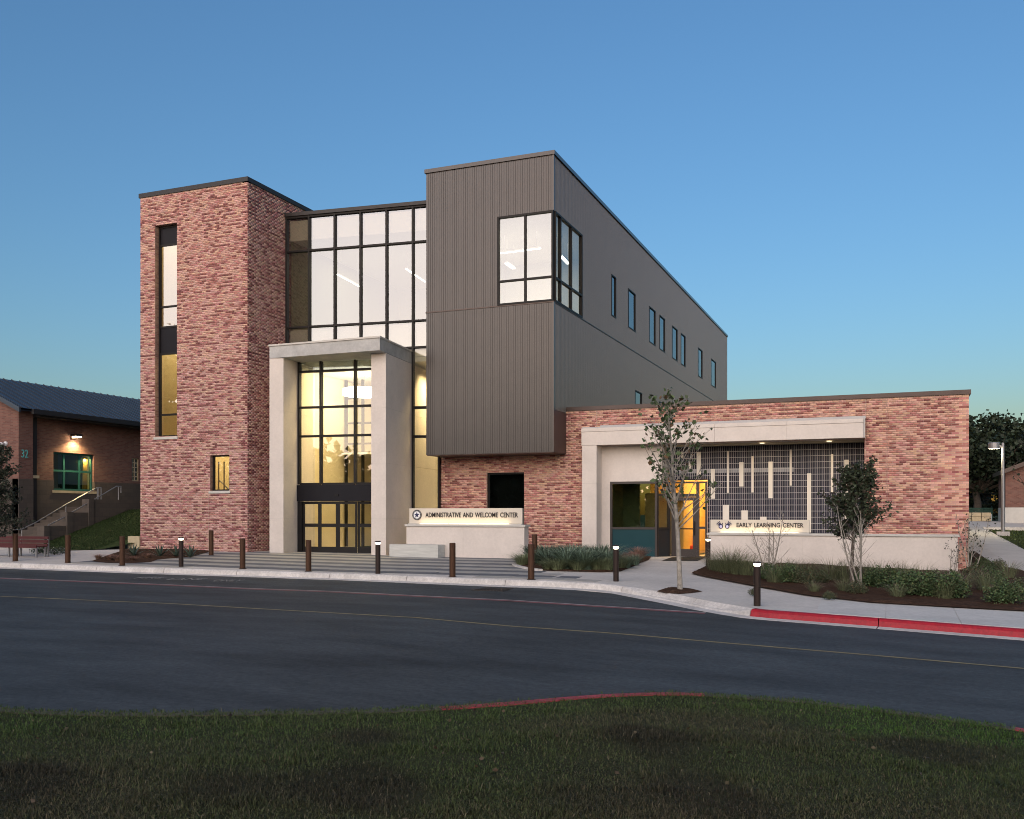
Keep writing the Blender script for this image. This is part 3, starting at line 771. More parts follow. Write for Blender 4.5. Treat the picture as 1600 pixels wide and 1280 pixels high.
# entrance glazing inside the portal
PL0, PL1, PR0, PR1 = .735, 1.31, 4.83, 5.40
EVV = -1.46
_cf0 = CF
EF = lambda p: _cf0((p[0], p[1] + EVV, p[2]))
def inner_u(px, v):            # along coordinate on a plane parallel to the curtain at depth v
    d = ray(px, 500); nx, ny = -s6, c6; ox, oy = AX + v * nx, AY + v * ny
    w = (ox * nx + oy * ny) / (d[0] * nx + d[1] * ny); return (d[0] * w - ox) * c6 + (d[1] * w - oy) * s6
eu = lambda px: inner_u(px, EVV)
ev = [PL1 + .045, eu(502.4), eu(555.9), PR0 - .03]
ez = [2.66, 4.48, 5.58, 6.95]
_cf = CF; CF = EF
for u in ev: cbar(u - .04, u + .04, 2.66, 7.318, 'mullion')
for z in ez:
    for a, c in zip(ev, ev[1:]): cbar(a + .04, c - .04, z - .04, z + .04, 'transom', -.10, .05)
for j, (p, q) in enumerate(zip(ez + [], ez[1:] + [7.36])):
    for a, c in zip(ev, ev[1:]): cpane(a + .04, c - .04, p + .04, q - .04 if q < 7.3 else 7.318, 'glass_low' if q < 7.3 else 'glass_dark')
MB(CF).box(PL1, PR0, -.16, .10, 2.0, 2.615).build('door_header', 'black_panel', BL)
MB(CF).box(2.9, 3.05, -.20, -.16, 2.2, 2.27).build('door_sensor', 'mullion_black', BL)
MB(_cf).box(.07, PL0, -.012, .012, -.1, 7.9).build('spandrel_panel', 'spandrel', cw)
MB(_cf).box(PL0, PR1, .02, .06, 7.34, 7.92).build('spandrel_band', 'spandrel', BL)
dl = [eu(473.5), eu(500.5), eu(529.3), eu(559.5), PR0]
cbar(PL1, dl[0], 0, 1.995, 'mullion')
for k in range(4):
    a, c = dl[k] + .004, dl[k + 1] - .004; dv = -.06 if k in (1, 2) else .0; st = .075
    b = MB(CF); b.box(a, a + st, dv - .03, dv + .02, .01, 1.99).box(c - st, c, dv - .03, dv + .02, .01, 1.99)
    for p, q in ((.01, .27), (1.02, 1.15), (1.89, 1.99)): b.box(a + st, c - st, dv - .03, dv + .02, p, q)
    d_ = b.build('sliding_door', 'mullion_black', BL)
    for p, q in ((.27, 1.02), (1.15, 1.89)): MB(CF).box(a + st, c - st, dv - .008, dv + .004, p, q, 1, front=0).build('pane', ['glass_low', 'glass_clear'], d_)
CF = _cf
# stone portal: each leg is a stack of dressed panels, beam of cast concrete with a thin flashing
for (a, c) in ((PL0, PL1), (PR0, PR1)):
    leg = empty('portal_leg', BL)
    zz = [-.12, 1.35, 3.35, 5.35, 7.318]
    for p, q in zip(zz, zz[1:]): MB(CF).box(a, c, -2.65, 5.5 if a > 3 else -.115, p, q - .006).build('stone_panel', 'stone', leg)
    MB(CF).box(a + .008, c - .008, -2.642, -.13, -.12, 7.30).build('backing', 'stone_cap', leg)
fx = [CF((PL0 + .0, 0, 0))[:2], CF((PR1, 0, 0))[:2], CF((PR1, -3.26, 0))[:2], CF((PL0, -2.65, 0))[:2]]
fx[2] = (fx[2][0], fx[3][1])     # the beam's face runs with the tower, not with the glass
MB().prism([fx[0], fx[1], fx[2], fx[3]][::-1], 7.322, 7.76).build('portal_beam', 'cast_concrete', BL, fix=True)
cxm = [sum(p[k] for p in fx) / 4 for k in (0, 1)]
MB().prism([(p[0] + (.03 if p[0] > cxm[0] else -.03), p[1] - (.04 if p[1] < cxm[1] else 0)) for p in [fx[0], fx[1], fx[2], fx[3]][::-1]], 7.763, 7.825).build('beam_flashing', 'stone_cap', BL, fix=True)
# portal wall carried on above the beam inside the lobby
# lobby
LBY = 6.6
MB(CF).box(PL1, PR0, -1.3, .098, -.25, -.01).box(-.3, UE + 4.2, .10, 14, -.25, -.01).build('lobby_floor', 'floor_tile', BL)
MB(CF).box(.15, UE + 4.2, .10, 14, 7.42, 7.6).build('lobby_ceiling', 'wall_white', BL)
MB().box(TX1 + .03, TX1 + .15, 32.25, 46, 0, 7.4).build('lobby_side_wall', 'wall_warm', BL)
MB(CF).box(.25, UE + 4.2, 12, 12.2, 0, 7.4).build('lobby_back_wall', 'wall_white', BL)
MB(CF).box(5.5, UE + 4.2, 8.0, 12, 3.5, 4.0).build('mezzanine', 'wall_white', BL)
MB(CF).box(7.2, UE + 4.2, 7.2, 7.6, 0, 1.1).build('reception_desk', 'wood', BL)
iv = [.30, cu(541) * 0 + .36]
ig = empty('vestibule_screen', BL); VV = 4.0
ius = [inner_u(p, VV) for p in (541, 567, 592)] + [4.8]
for u in ius: MB(CF).box(u - .05, u + .05, VV - .06, VV + .06, 0, 7.4).build('mullion', 'mullion_black', ig)
for z in (2.5, 4.2, 4.6, 5.5, 6.6):
    for a, c in zip(ius, ius[1:]): MB(CF).box(a + .05, c - .05, VV - .05, VV + .05, z - .04, z + .04).build('transom', 'mullion_black', ig)
MB(CF).box(ius[0], 4.8, VV - .5, VV + 8, 4.1, 4.18).build('gallery_floor', 'wall_white', BL)
for z in (4.2, 7.3): pass
area('lobby_light', CF((3.05, -.1, 7.3)), 3.2, 2.0, 88, rot=(0, 0, A6), spread=125)
area('lobby_light', CF((4.0, 8.0, 7.35)), 6, 5, 20, (1, .82, .50), rot=(0, 0, A6))
area('lobby_light', CF((8.8, 6.0, 3.4)), 2.5, 3, 60, (1, .86, .58), rot=(0, 0, A6))
area('lobby_light', CF((5.95, 2.2, 7.2)), .7, 3, 85, rot=(0, 0, A6), spread=110)
# the portal soffit has no lamp of its own
# third floor room behind the curtain
MB(CF).box(.1, UE + .0, .12, 9, 7.62, 8.9).build('floor_slab', 'wall_white', BL)
MB(CF).box(.1, UE, .12, 9, 12.5, 13.3).build('upper_ceiling', 'wall_white', BL)
MB(CF).box(.1, UE, 9, 9.2, 8.9, 12.5).build('upper_back_wall', 'wall_olive', BL)
MB().box(TX1 + .03, TX1 + .13, 32.2, 41, 8.9, 13.3).build('upper_side_wall', 'wall_olive', BL)
MB(CF).box(UE - .1, UE + .0, .12, 9, 8.9, 12.5).build('upper_side_wall', 'wall_olive', BL)
MB(CF).box(-.0, UE, .3, 9.2, 13.3, 13.42).build('roof', 'coping_dark', BL)
area('upper_light', CF((3, 3.5, 12.4)), 4, 3, 13, (1, .88, .6), rot=(0, 0, A6))

# ---------------------------------------------------------------- metal clad block
BX1 = -11.13; BY = 31.44; BX0 = atY(666, 500, BY)[0]; BYE = 68.6; BZ0, BZS, BZ1 = 3.70, 8.985, 14.15
def corrugated(nm, O, U, N, L, z0, z1, holes, pitch=.09, m='bronze_metal', h=.012):
    xf = frame(O, U, N); b = MB(xf)
    def strip(ua, ub, da, db):
        cuts = sorted(set([ua, ub] + [c for hh in holes for c in hh[:2] if ua < c < ub]))
        for a, c in zip(cuts, cuts[1:]):
            fa, fb = (a - ua) / (ub - ua), (c - ua) / (ub - ua); d_a, d_c = da + (db - da) * fa, da + (db - da) * fb; mm = (a + c) / 2; z = z0
            for p, q in sorted((max(hh[2], z0), min(hh[3], z1)) for hh in holes if hh[0] < mm < hh[1]) + [(z1, z1)]:
                if p > z + 1e-4: b.face([(a, d_a, z), (c, d_c, z), (c, d_c, p), (a, d_a, p)])
                z = max(z, q)
    n = max(1, round(L / pitch)); pt = L / n
    for k in range(n):
        u = k * pt; strip(u, u + pt * .62, 0, 0); strip(u + pt * .62, u + pt * .68, 0, -h); strip(u + pt * .68, u + pt * .94, -h, -h); strip(u + pt * .94, u + pt, -h, 0)
    return b.build(nm, m, BL)
bz = lambda py: atY(864.6, py, BY)[2]
wu0 = atY(777.5, 400, BY)[0] - BX0; BLn = BX1 - BX0
whole = [(wu0, BLn + .1, BZS + .02, bz(328.5))]
FF = frame((BX0, BY), (1, 0), (0, -1)); SF = frame((BX1, BY), (0, 1), (1, 0))
sY = 34.65 - BY
sp_ = []
for i, (xa, xb) in enumerate(((807, 825), (874, 903), (958, 983), (999, 1021), (1050, 1071), (1085, 1103), (1154, 1171), (1206, 1225))):
    ya, yb = atX(640 + xa / 2.561, 500, BX1)[1], atX(640 + xb / 2.561, 500, BX1)[1]; sp_.append((ya - BY, yb - BY, 9.91, 11.67))
lows = [(atX(992, 620, BX1)[1] - BY, atX(1002.6, 620, BX1)[1] - BY, 5.6, 7.24), (atX(1029.5, 630, BX1)[1] - BY, atX(1037, 630, BX1)[1] - BY, 5.6, 7.24)]
holesS = [(-.1, sY, BZS + .02, bz(328.5))] + sp_
corrugated('metal_siding', (BX0, BY), (1, 0), (0, -1), BLn, BZS + .02, BZ1, whole)
corrugated('metal_siding', (BX0, BY), (1, 0), (0, -1), BLn, BZ0, BZS - .02, [])
corrugated('metal_siding', (BX1, BY), (0, 1), (1, 0), BYE - BY, BZS + .02, BZ1, holesS)
corrugated('metal_siding', (BX1, BY), (0, 1), (1, 0), BYE - BY, 5.2, BZS - .02, lows)
corrugated('metal_siding', (BX0, 34.6), (0, 1), (-1, 0), BYE - 34.6, 8.9, BZ1, [])
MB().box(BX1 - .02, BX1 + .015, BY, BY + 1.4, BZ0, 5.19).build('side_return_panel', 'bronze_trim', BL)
MB().box(BX0 - .02, BX1 + .03, BY - .03, BY + .0, BZS - .02, BZS + .02).box(BX1, BX1 + .03, BY + 0, BYE, BZS - .02, BZS + .02).build('seam_flashing', 'bronze_trim', BL)
MB().box(BX1 - .03, BX1 + .028, BY - .028, BY + .03, BZ0, BZS - .022).box(BX1 - .03, BX1 + .028, BY - .028, BY + .03, bz(328.5), BZ1).build('corner_trim', 'bronze_metal', BL)
MB().box(BX0 + .02, BX1 - .02, BY + .02, 32.78, BZ0 - .02, BZ0 + .06).build('soffit', 'bronze_trim', BL)
MB().box(BX0 - .05, BX1 + .06, BY - .06, BY + .3, BZ1, BZ1 + .14).box(BX1 - .3, BX1 + .06, BY + .3, BYE + .05, BZ1, BZ1 + .14).box(BX0 - .05, BX0 + .25, BY + .3, BYE + .05, BZ1, BZ1 + .14).build('coping', 'bronze_metal', BL)
MB().box(BX0 + .03, BX0 + .16, BY + .06, 34.6, BZ0, BZ1).box(BX0 + .2, BX1 - .1, BYE - .2, BYE, BZ0, BZ1).box(BX0 + .25, BX1 - .3, BY + .3, BYE - .2, BZ1 - .3, BZ1 - .1).build('block_shell', 'bronze_metal', BL)
# corner window
wz = (BZS + .02, bz(328.5)); ztr = bz(432)
window(FF, wu0, BLn - .0, wz[0], wz[1], -.02, mulls=[atY(820.8, 400, BY)[0] - BX0], trans=[ztr], fw=.065, fr='mullion_black', proud=.03)
window(SF, .105, sY, wz[0], wz[1], -.02, mulls=[32.15 - BY, 33.37 - BY], trans=[ztr], fw=.065, fr='mullion_black', proud=.03)
for h in sp_ + lows: window(SF, *h, -.02, fw=.05, proud=.005)
MB().box(BX0 + .2, BX1 - .02, BY + .15, BY + 7, 8.6, 8.96).build('floor_slab', 'wall_white', BL)
MB().box(BX0 + .2, BX1 - .1, BY + .15, BYE - .3, 12.35, 12.5).build('upper_ceiling', 'wall_white', BL)
MB().box(BX0 + .2, BX1 - .1, BY + 7, BY + 7.2, 8.96, 12.35).box(BX0 + .2, BX0 + .3, BY + .2, BY + 7, 8.96, 12.35).build('office_wall', 'wall_white', BL)
MB().box(BX1 - 2.5, BX1 - 2.3, BY + 7.2, BYE - .3, 3.8, 12.3).build('corridor_wall', 'wall_white', BL)
area('office_light', (BX0 + 2.6, BY + 3.4, 12.3), 3, 3, 26, (1, .9, .7))

# ---------------------------------------------------------------- single storey wing
LY = 32.8; LX0, LX1 = -16.22, 2.14; LZ = 5.26
lu = lambda px: atY(px, 700, LY)[0] - LX0
lz = lambda px, py: atY(px, py, LY)[2]
gw = (lu(760.5), lu(819), .95, lz(790, 738.5))
ox0, ox1 = -10.45 - LX0, -.92 - LX0
brick_wall((LX0, LY), (1, 0), (0, -1), LX1 - LX0, -.45, LZ, [gw, (ox0 + .02, ox1, -.45, 3.98), (-.1, 4.9, 3.72, LZ)], [(lu(932), 4.6, LZ), (lu(1353), -.4, LZ), (lu(1386), -.4, LZ)],
           mix=(.15, .30), tan=(.60, .35, .262), rose=(.45, .195, .16), dark=(.25, .088, .076), seed=9, single=lambda u, z: (LX1 - LX0 - u) * 1.0 + abs(z - 2.4) * .33)
LF = frame((LX0, LY), (1, 0), (0, -1))
window(LF, *gw, .12, fw=.06, g='glass_dark', fr='mullion_black')
MB().box(LX1 - .2, LX1, LY + .22, BYE - 10, -.4, LZ).build('end_wall', 'brick_tan', BL)
MB().box(BX1 + .12, LX1 - .2, LY + .25, BYE - 10, LZ - .3, LZ - .15).build('roof', 'coping_brown', BL)
MB().box(BX1 + .035, LX1 + .06, LY - .06, LY + .28, LZ, LZ + .14).box(LX1 - .22, LX1 + .06, LY + .28, BYE - 10, LZ, LZ + .14).build('coping', 'coping_brown', BL)
MB().box(gw[0] + LX0 - .3, gw[1] + LX0 + .3, LY + .5, LY + .6, .2, 3.4).box(gw[0] + LX0 - .3, gw[0] + LX0 - .2, LY + .23, LY + .5, .2, 3.4).box(gw[1] + LX0 + .2, gw[1] + LX0 + .3, LY + .23, LY + .5, .2, 3.4).box(gw[0] + LX0 - .3, gw[1] + LX0 + .3, LY + .23, LY + .6, 3.41, 3.5).build('light_baffle', 'dark_wall', BL)  # added dark box close behind the window, keeps lobby light from showing there
# white surround: column and beam
CY = 32.45; CX0, CX1 = atY(908.5, 700, CY)[0], atY(932, 700, CY)[0]; BXR = atY(1349, 670, CY)[0]
bt_, bb_ = 4.58, 3.97
colm = empty('surround_column', BL)
for p, q in ((-.35, 1.3), (1.306, 2.6), (2.606, 3.964)): MB().box(CX0 + .02, CX1, CY + .005, 33.3, p, q).build('stone_panel', 'stone', colm)
MB().box(CX0 + .03, CX1 - .02, CY + .02, 33.2, -.3, 3.95).build('backing', 'stone_cap', colm)
bm_ = empty('surround_beam', BL)
bxs = list(np.linspace(CX0, BXR, 5))
for a, c in zip(bxs, bxs[1:]):
    MB().box(a + .003, c - .003, CY - .01, 34.6, bb_, bt_ - .13).build('stone_panel', 'stone', bm_)
    MB().box(a + .003, c - .003, CY - .03, CY + .3, bt_ - .124, bt_).build('stone_panel', 'stone', bm_)
MB().box(CX0, BXR + .06, CY + .1, LY + .0, bt_ + .003, bt_ + .05).box(CX0 + .6, BXR + .06, LY - .02, LY, bt_ + .05, bt_ + .12).box(BXR + .003, BXR + .05, CY, LY, bb_, bt_).build('beam_flashing', 'grey_metal', BL)
# recess: white wall over the window, return, door plane
WY, DY = 33.1, 34.0
wx1 = atY(1034, 720, WY)[0]; wxa = atY(953, 800, WY)[0]; ztop = 2.68
MB().box(CX1, wx1, WY, WY + .2, ztop, 3.97).box(CX1, wxa, WY, WY + .2, -.3, ztop).build('recess_wall', 'stone', BL)
MB().box(wx1 - .2, wx1, WY + .2, DY + .1, ztop, 3.97).build('recess_return', 'stone', BL)
WF = frame((0, WY), (1, 0), (0, -1)); xw1 = atY(1026.5, 800, WY)[0]
window(WF, wxa, xw1, -.08, ztop - .003, .02, trans=[1.0], fw=.08, fr='mullion_bronze', cells={(0, 0): 'spandrel_teal', (0, 1): 'glass_dim'}, name='shopfront_window')
# angled side light from the window to the door
p0 = (xw1 + .01, WY + .06); p1 = (atY(1049, 800, DY)[0], DY); dd = math.hypot(p1[0] - p0[0], p1[1] - p0[1]); uu_ = ((p1[0] - p0[0]) / dd, (p1[1] - p0[1]) / dd)
XF = frame(p0, uu_, (uu_[1], -uu_[0]))
window(XF, 0, dd - .06, -.08, ztop - .004, 0, trans=[1.0, 2.2], fw=.07, fr='mullion_bronze', g='glass_low', cells={(0, 0): 'spandrel'}, name='side_light')
DF = frame((0, DY), (1, 0), (0, -1)); dx0, dx1, dx2 = p1[0], atY(1090, 800, DY)[0], atY(1104.5, 800, DY)[0]
fr_ = MB(DF).box(dx0, dx0 + .09, 0, .12, -.08, ztop).box(dx1 - .05, dx1 + .05, 0, .12, -.08, ztop).box(dx2 - .06, dx2, 0, .12, -.08, ztop).box(dx0 + .09, dx1 - .05, 0, .12, ztop - .06, ztop).box(dx1 + .05, dx2 - .06, 0, .12, ztop - .06, ztop).box(dx0 + .09, dx1 - .05, .002, .118, 2.13, 2.24).box(dx1 + .05, dx2 - .06, .002, .118, .98, 1.06).box(dx1 + .05, dx2 - .06, .002, .118, -.08, .0).build('door_frame', 'mullion_bronze', BL)
for a, c, p, q in ((dx0 + .09, dx1 - .05, 2.24, ztop - .06), (dx1 + .05, dx2 - .06, 1.06, ztop - .06), (dx1 + .05, dx2 - .06, .0, .98)): MB(DF).box(a, c, .05, .065, p, q, 1, front=0).build('pane', ['glass_low', 'glass_clear'], fr_)
a, c = dx0 + .095, dx1 - .055
dr_ = MB(DF).box(a, a + .12, .02, .07, -.05, 2.12).box(c - .12, c, .02, .07, -.05, 2.12).box(a + .12, c - .12, .02, .07, -.05, .25).box(a + .12, c - .12, .02, .07, 2.0, 2.12).build('entrance_door', 'mullion_bronze', BL)
MB(DF).box(a + .12, c - .12, .04, .052, .25, 2.0, 1, front=0).build('pane', ['glass_low', 'glass_clear'], dr_)
MB(DF).tube([(c - .06, -.05, .75), (c - .06, -.05, 1.25)], .018).tube([(c - .06, -.05, .8), (c - .06, .03, .8)], .012).tube([(c - .06, -.05, 1.2), (c - .06, .03, 1.2)], .012).build('handle', 'mullion_black', dr_)
MB(DF).box(a + .1, c - .1, -.04, .02, .96, 1.0).build('push_bar', 'mullion_black', dr_)
# wall behind the trellis
scr_x1 = BXR - .0
MB().box(dx2, LX1 - .25, DY + .16, DY + .3, -.4, 3.97).box(wx1, dx2, DY + .16, DY + .3, ztop + .06, 3.97).build('screen_backing_wall', 'blue_wall', BL)
MB().box(wx1, LX1 - .3, CY + .9, DY + .14, 3.93, 3.968).build('recess_soffit', 'wall_warm', BL)
# trellis of steel rods
tr = empty('trellis_screen', BL)
SX0, SX1, SY = atY(1046, 720, DY)[0], BXR + .0, DY - .03
zst = ztop + .09
nrod = int((SX1 - SX0) / .0765); rx = [SX0 + .0765 * k for k in range(nrod + 1)]
def add_mesh_obj(nm, me, parent, loc):
    o = bpy.data.objects.new(nm, me); link(o, parent); o.location = loc; return o
def rodmesh(z0, z1, d=.0085):
    return MB().box(-d / 2, d / 2, -d / 2, d / 2, z0, z1)
protoA = protoB = None
for x in rx:
    lo = x > dx2 + .02
    if lo:
        if protoA is None: protoA = rodmesh(.7, 3.93).build('rod', 'rod', tr).data; o = [q for q in tr.children][-1]; o.location = (x, SY, 0)
        else: add_mesh_obj('rod', protoA, tr, (x, SY, 0))
    else:
        if protoB is None: protoB = rodmesh(zst, 3.93).build('rod', 'rod', tr).data; o = [q for q in tr.children][-1]; o.location = (x, SY, 0)
        else: add_mesh_obj('rod', protoB, tr, (x, SY, 0))
zr = [atY(1349, 690 + (240 + 120.3 * k) / 12.3 - 10, SY)[2] for k in range(16)]
zr = [3.72 - .2105 * k for k in range(15)]
for z in zr: MB().box(SX0 if z > zst else dx2 + .02, SX1, SY - .016, SY - .006, z - .006, z + .006).build('cross_rod', 'rod', tr)
# second layer of thin rods behind, standing off from the wall
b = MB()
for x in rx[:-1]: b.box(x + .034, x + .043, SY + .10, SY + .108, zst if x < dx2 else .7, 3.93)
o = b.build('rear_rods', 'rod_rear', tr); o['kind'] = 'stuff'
# pale slats held in the trellis: (x0, x1, y0, y1) read off the photograph
Z7 = lambda x, y: (880 + x / 3.556, 600 + y / 3.556); Z8 = lambda x, y: (1080 + x / 3.077, 600 + y / 3.077)
SL = [(655, 668, 378, 410), (698, 712, 420, 472), (742, 765, 378, 508), (820, 843, 473, 638), (910, 921, 373, 605), (978, 1002, 435, 570), (1046, 1059, 402, 603), (1140, 1164, 432, 635), (1258, 1270, 365, 565), (888, 922, 672, 775), (990, 1026, 703, 775), (1094, 1130, 738, 775)]
SLP = [(*Z7(a, p), *Z7(c, q)) for a, c, p, q in SL] + [(*Z8(a, p), *Z8(c, q)) for a, c, p, q in ((557, 577, 430, 715), (671, 683, 338, 520), (736, 758, 365, 650))]
for xa, ya, xb, yb in SLP:
    A_, B_ = atY(xa, ya, SY - .02), atY(xb, yb, SY - .02)
    MB().box(A_[0], B_[0], SY - .035, SY - .018, max(B_[2], .72), A_[2]).build('slat', 'screen_white', tr, bevel=.004)
sb = MB().box(atY(1060, 750, SY)[0], atY(1240, 750, SY)[0], SY + .112, SY + .13, 2.98, 3.13).build('screen_band', 'grey_metal', tr)
# learning centre interior
MB().box(-9.8, -7.62, WY + .25, DY + .31, -.12, -.06).box(-9.8, LX1 - .3, DY + .311, 41, -.12, -.06).build('room_floor', 'floor_tile', BL)
MB().box(-9.8, -7.62, WY + .25, DY + .31, 3.2, 3.3).box(-9.8, LX1 - .3, DY + .311, 41, 3.2, 3.3).build('room_ceiling', 'wall_white', BL)
MB().box(-9.8, LX1 - .3, 40.2, 40.4, -.1, 3.2).build('room_back_wall', 'wall_orange', BL)
px_x = lambda px, Y: atY(px, 800, Y)[0]
MB().box(-9.85, px_x(999, 35.6), 35.6, 35.75, -.1, 3.2).box(-9.85, -9.75, WY + .25, 35.6, -.1, 3.2).build('partition', 'wall_olive', BL)
MB().box(px_x(1000, 36.6), px_x(1060, 36.6), 37.4, 37.5, -.1, 2.35).build('corridor_wall', 'wall_warm', BL)
MB().box(px_x(1080, 36.5), px_x(1080, 36.5) + .12, 34.5, 40, -.1, 3.2).build('side_partition', 'wall_orange', BL)
area('classroom_light', (-7.6, 38.9, 3.1), 2.2, 1.2, 26, (1, .70, .30))
area('classroom_light', (-5.9, 36.9, 3.1), 1.0, 2.4, 55, (1, .68, .27))
area('classroom_light', (-6.3, 34.9, 3.1), .8, .6, 8, (1, .72, .34))
# recessed downlights under the beam
for px in (1180, 1293):
    q = atZ(px, 687.5, 3.925); q = (q[0], 33.3, 3.92)
    d_ = MB().lathe([(0, 0), (.07, 0), (.085, .012), (.085, .02)], q, 14).build('downlight', 'lamp_down', BL, fix=True)
    area('downlight_lamp', (q[0], q[1], 3.90), .12, .12, 1.3, (1, .80, .5), spread=150)

# ================================================================== THINGS IN AND ON THE BUILDING
def streak(pa, pb, z, label, w=.05):
    a, c = Vector(atZ(*pa, z)), Vector(atZ(*pb, z)); m = (a + c) / 2; L = (c - a).length; d = (c - a).normalized()
    o = thing('pendant_light', label, 'pendant light', tuple(m), 'linear lights hanging in the upper rooms')
    n = Vector((-d.y, d.x, 0)); xf = lambda p: tuple(m + d * p[0] + n * p[1] + Vector((0, 0, p[2])))
    MB(xf).box(-L / 2, L / 2, -w / 2, w / 2, 0, .03).build('diffuser', 'lamp_bar', o)
    MB(xf).box(-L / 2, L / 2, -w / 2 - .005, w / 2 + .005, .031, .09).build('housing', 'white_paint', o)
    b = MB(xf)
    for q in (-.4, .4): b.box(q * L - .006, q * L + .006, -.006, .006, .091, 12.34 - z if L else 1)
    b.build('cable', 'steel', o)
streak((527, 429.5), (562, 448.5), 11.55, 'slim glowing ceiling bar behind the second bright column of tall glass panes')
streak((634, 420.5), (664, 441), 11.55, 'slim glowing ceiling bar behind the tall glass beside the dark metal block')
streak((782, 396.8), (845, 388.8), 11.6, 'long glowing ceiling bar behind the front of the corner window')
streak((791, 412.5), (803, 420.5), 11.3, 'short bright ceiling bar low in the left front light of the corner window', .12)
streak((876.5, 401), (888, 413), 11.5, 'short bright ceiling bar behind the side of the corner window', .12)
# ring pendant in the lobby
rc = Vector(CF((inner_u(570, 2.4), 2.4, 6.62)))
rg_ = thing('ring_light', 'glowing ring pendant light hanging high in the entrance lobby', 'pendant light', tuple(rc))
b = MB(); R0 = .85
for k in range(40):
    pass
b.lathe([(R0, -.13), (R0 + .06, -.13), (R0 + .06, .13), (R0, .13), (R0, -.13)], tuple(rc), 48); b.build('ring', 'lamp_ring', rg_, fix=True)
b = MB()
for k in range(3):
    g = k * 2.094; b.tube([(rc.x + R0 * math.cos(g), rc.y + R0 * math.sin(g), rc.z + .13), (rc.x, rc.y, 7.40)], .008, 5)
b.build('cable', 'steel', rg_)
# notice board, seen through the left door
nb = atW(513, 802, 40.2)
nbp = [CF((.28, v, 0)) for v in (1.0, 1.9)]
o = thing('notice_board', 'dark framed notice board on the lit lobby wall behind the doors', 'notice board', CF((.27, 1.4, 1.0)))
MB(CF).box(.255, .30, 1.15, 1.95, .95, 1.75).build('board', 'black_panel', o); MB(CF).box(.30, .315, 1.45, 1.62, 1.35, 1.5).build('notice', 'grey_metal', o)
# child's chair in the learning centre
ch = atY(1076, 855, 36.0)
o = thing('toy_chair', "small red child's armchair inside the lit orange room behind the glass door", 'chair', (ch[0], 36.0, -.06))
x, y, z = ch[0], 36.0, -.06
MB().box(x - .3, x + .3, y - .3, y + .3, z + .18, z + .38).build('seat', 'red_fabric', o, bevel=.05)
MB().box(x - .3, x + .3, y + .2, y + .34, z + .385, z + .85).build('backrest', 'red_fabric', o, bevel=.05)
for q in (-.36, .30): MB().box(x + q, x + q + .06, y - .28, y + .19, z + .39, z + .58).build('armrest', 'red_fabric', o)
for q in (-.26, .22):
    for r in (-.26, .22): MB().box(x + q, x + q + .04, y + r, y + r + .04, z, z + .178).build('leg', 'wood', o)
o = thing('door_mat', 'dark flat door mat outside the learning center door', 'mat', gp(1080, 877.5))
sheet_poly('mat', gpl([(1034, 876.5), (1050, 871), (1105, 870.6), (1090, 877)]), .012, 'doormat', .5, kind=None, parent=o)
BASE_FIX = [c for c in o.children]

# ---------------------------------------------------------------- sign walls
def sign_wall(name, label, x0, x1, y0, y1, zb, zc, sx0, sx1, sz, emblem, words):
    o = thing(name, label, 'sign', ((x0 + x1) / 2, y0, zb))
    n = max(2, int((x1 - x0) / 1.5)); xs = np.linspace(x0, x1, n + 1)
    for a, c in zip(xs, xs[1:]): MB().box(a + .002, c - .002, y0, y1, zb - .3, zc - .075).build('stone_panel', 'stone', o)
    MB().box(x0 + .01, x1 - .01, y0 + .008, y1 - .008, zb - .3, zc - .08).build('core', 'stone_cap', o)
    MB().box(x0 - .05, x1 + .05, y0 - .05, y1 + .05, zc - .072, zc).build('cap', 'stone_cap', o, bevel=.008)
    ys = y0 + .12
    pn = MB().box(sx0, sx1, ys, ys + .12, zc + .035, sz).build('sign_panel', 'sign_face', o, bevel=.004)
    MB().box(sx0, sx1, ys - .07, ys + .12, zc + .001, zc + .032).build('sign_ledge', 'stone_cap', o)
    L = (sx1 - sx0); k = 3
    for i in range(k):
        a, c = sx0 + .1 * L + i * L * .80 / k + .02, sx0 + .1 * L + (i + 1) * L * .80 / k - .02
        MB().box(a, c, ys - .062, ys - .05, zc + .033, zc + .042).build('light_strip', 'lamp_strip', o)
        area('sign_light', ((a + c) / 2, ys - .15, zc + .02), c - a, .03, .40 * (c - a), (1, .80, .48), rot=(rad(180 - 42), 0, 0))
    return o, ys, pn
zs = -.06
AS, ays, apn = sign_wall('sign_wall', 'stone sign wall reading Administrative and Welcome Center with a round star seal', atY(635, 850, 29.8)[0], -11.59, 29.8, 30.2, -.09, 1.15,
                    atY(639.5, 800, 29.92)[0], atY(815.8, 800, 29.92)[0], 1.715, None, None)
xa, xb = atY(665, 805, ays)[0], atY(809.5, 805, ays)[0]
def put_text(body, x0, x1, y, zc_, h, par, space=1.0, word=1.5, m='letter', d=.015):
    me = text_mesh(body, x1 - x0, h, d, space, word, .012); me.materials.append(MATS[m]); o = bpy.data.objects.new('lettering', me); o.location = (x0, y, zc_); o.rotation_euler = (math.pi / 2, 0, 0); link(o, par)
put_text('ADMINISTRATIVE AND WELCOME CENTER', xa, xb, ays - .002, atY(730, 808.6, ays)[2], .172, AS)
def disc(cx, y, cz, r, d, m, par, nm, n=32, pts=None):
    pts = pts or [(cx + r * math.cos(2 * math.pi * k / n), cz + r * math.sin(2 * math.pi * k / n)) for k in range(n)]
    b = MB(lambda p: (p[0], y - p[2], p[1])); b.prism(pts, 0, d); return b.build(nm, m, par, fix=True)
ec = atY(651.7, 804.8, ays); er = .185
disc(ec[0], ays - .001, ec[2], er, .012, 'letter', AS, 'seal_ring'); disc(ec[0], ays - .014, ec[2], er * .70, .004, 'white_paint', AS, 'seal_field')
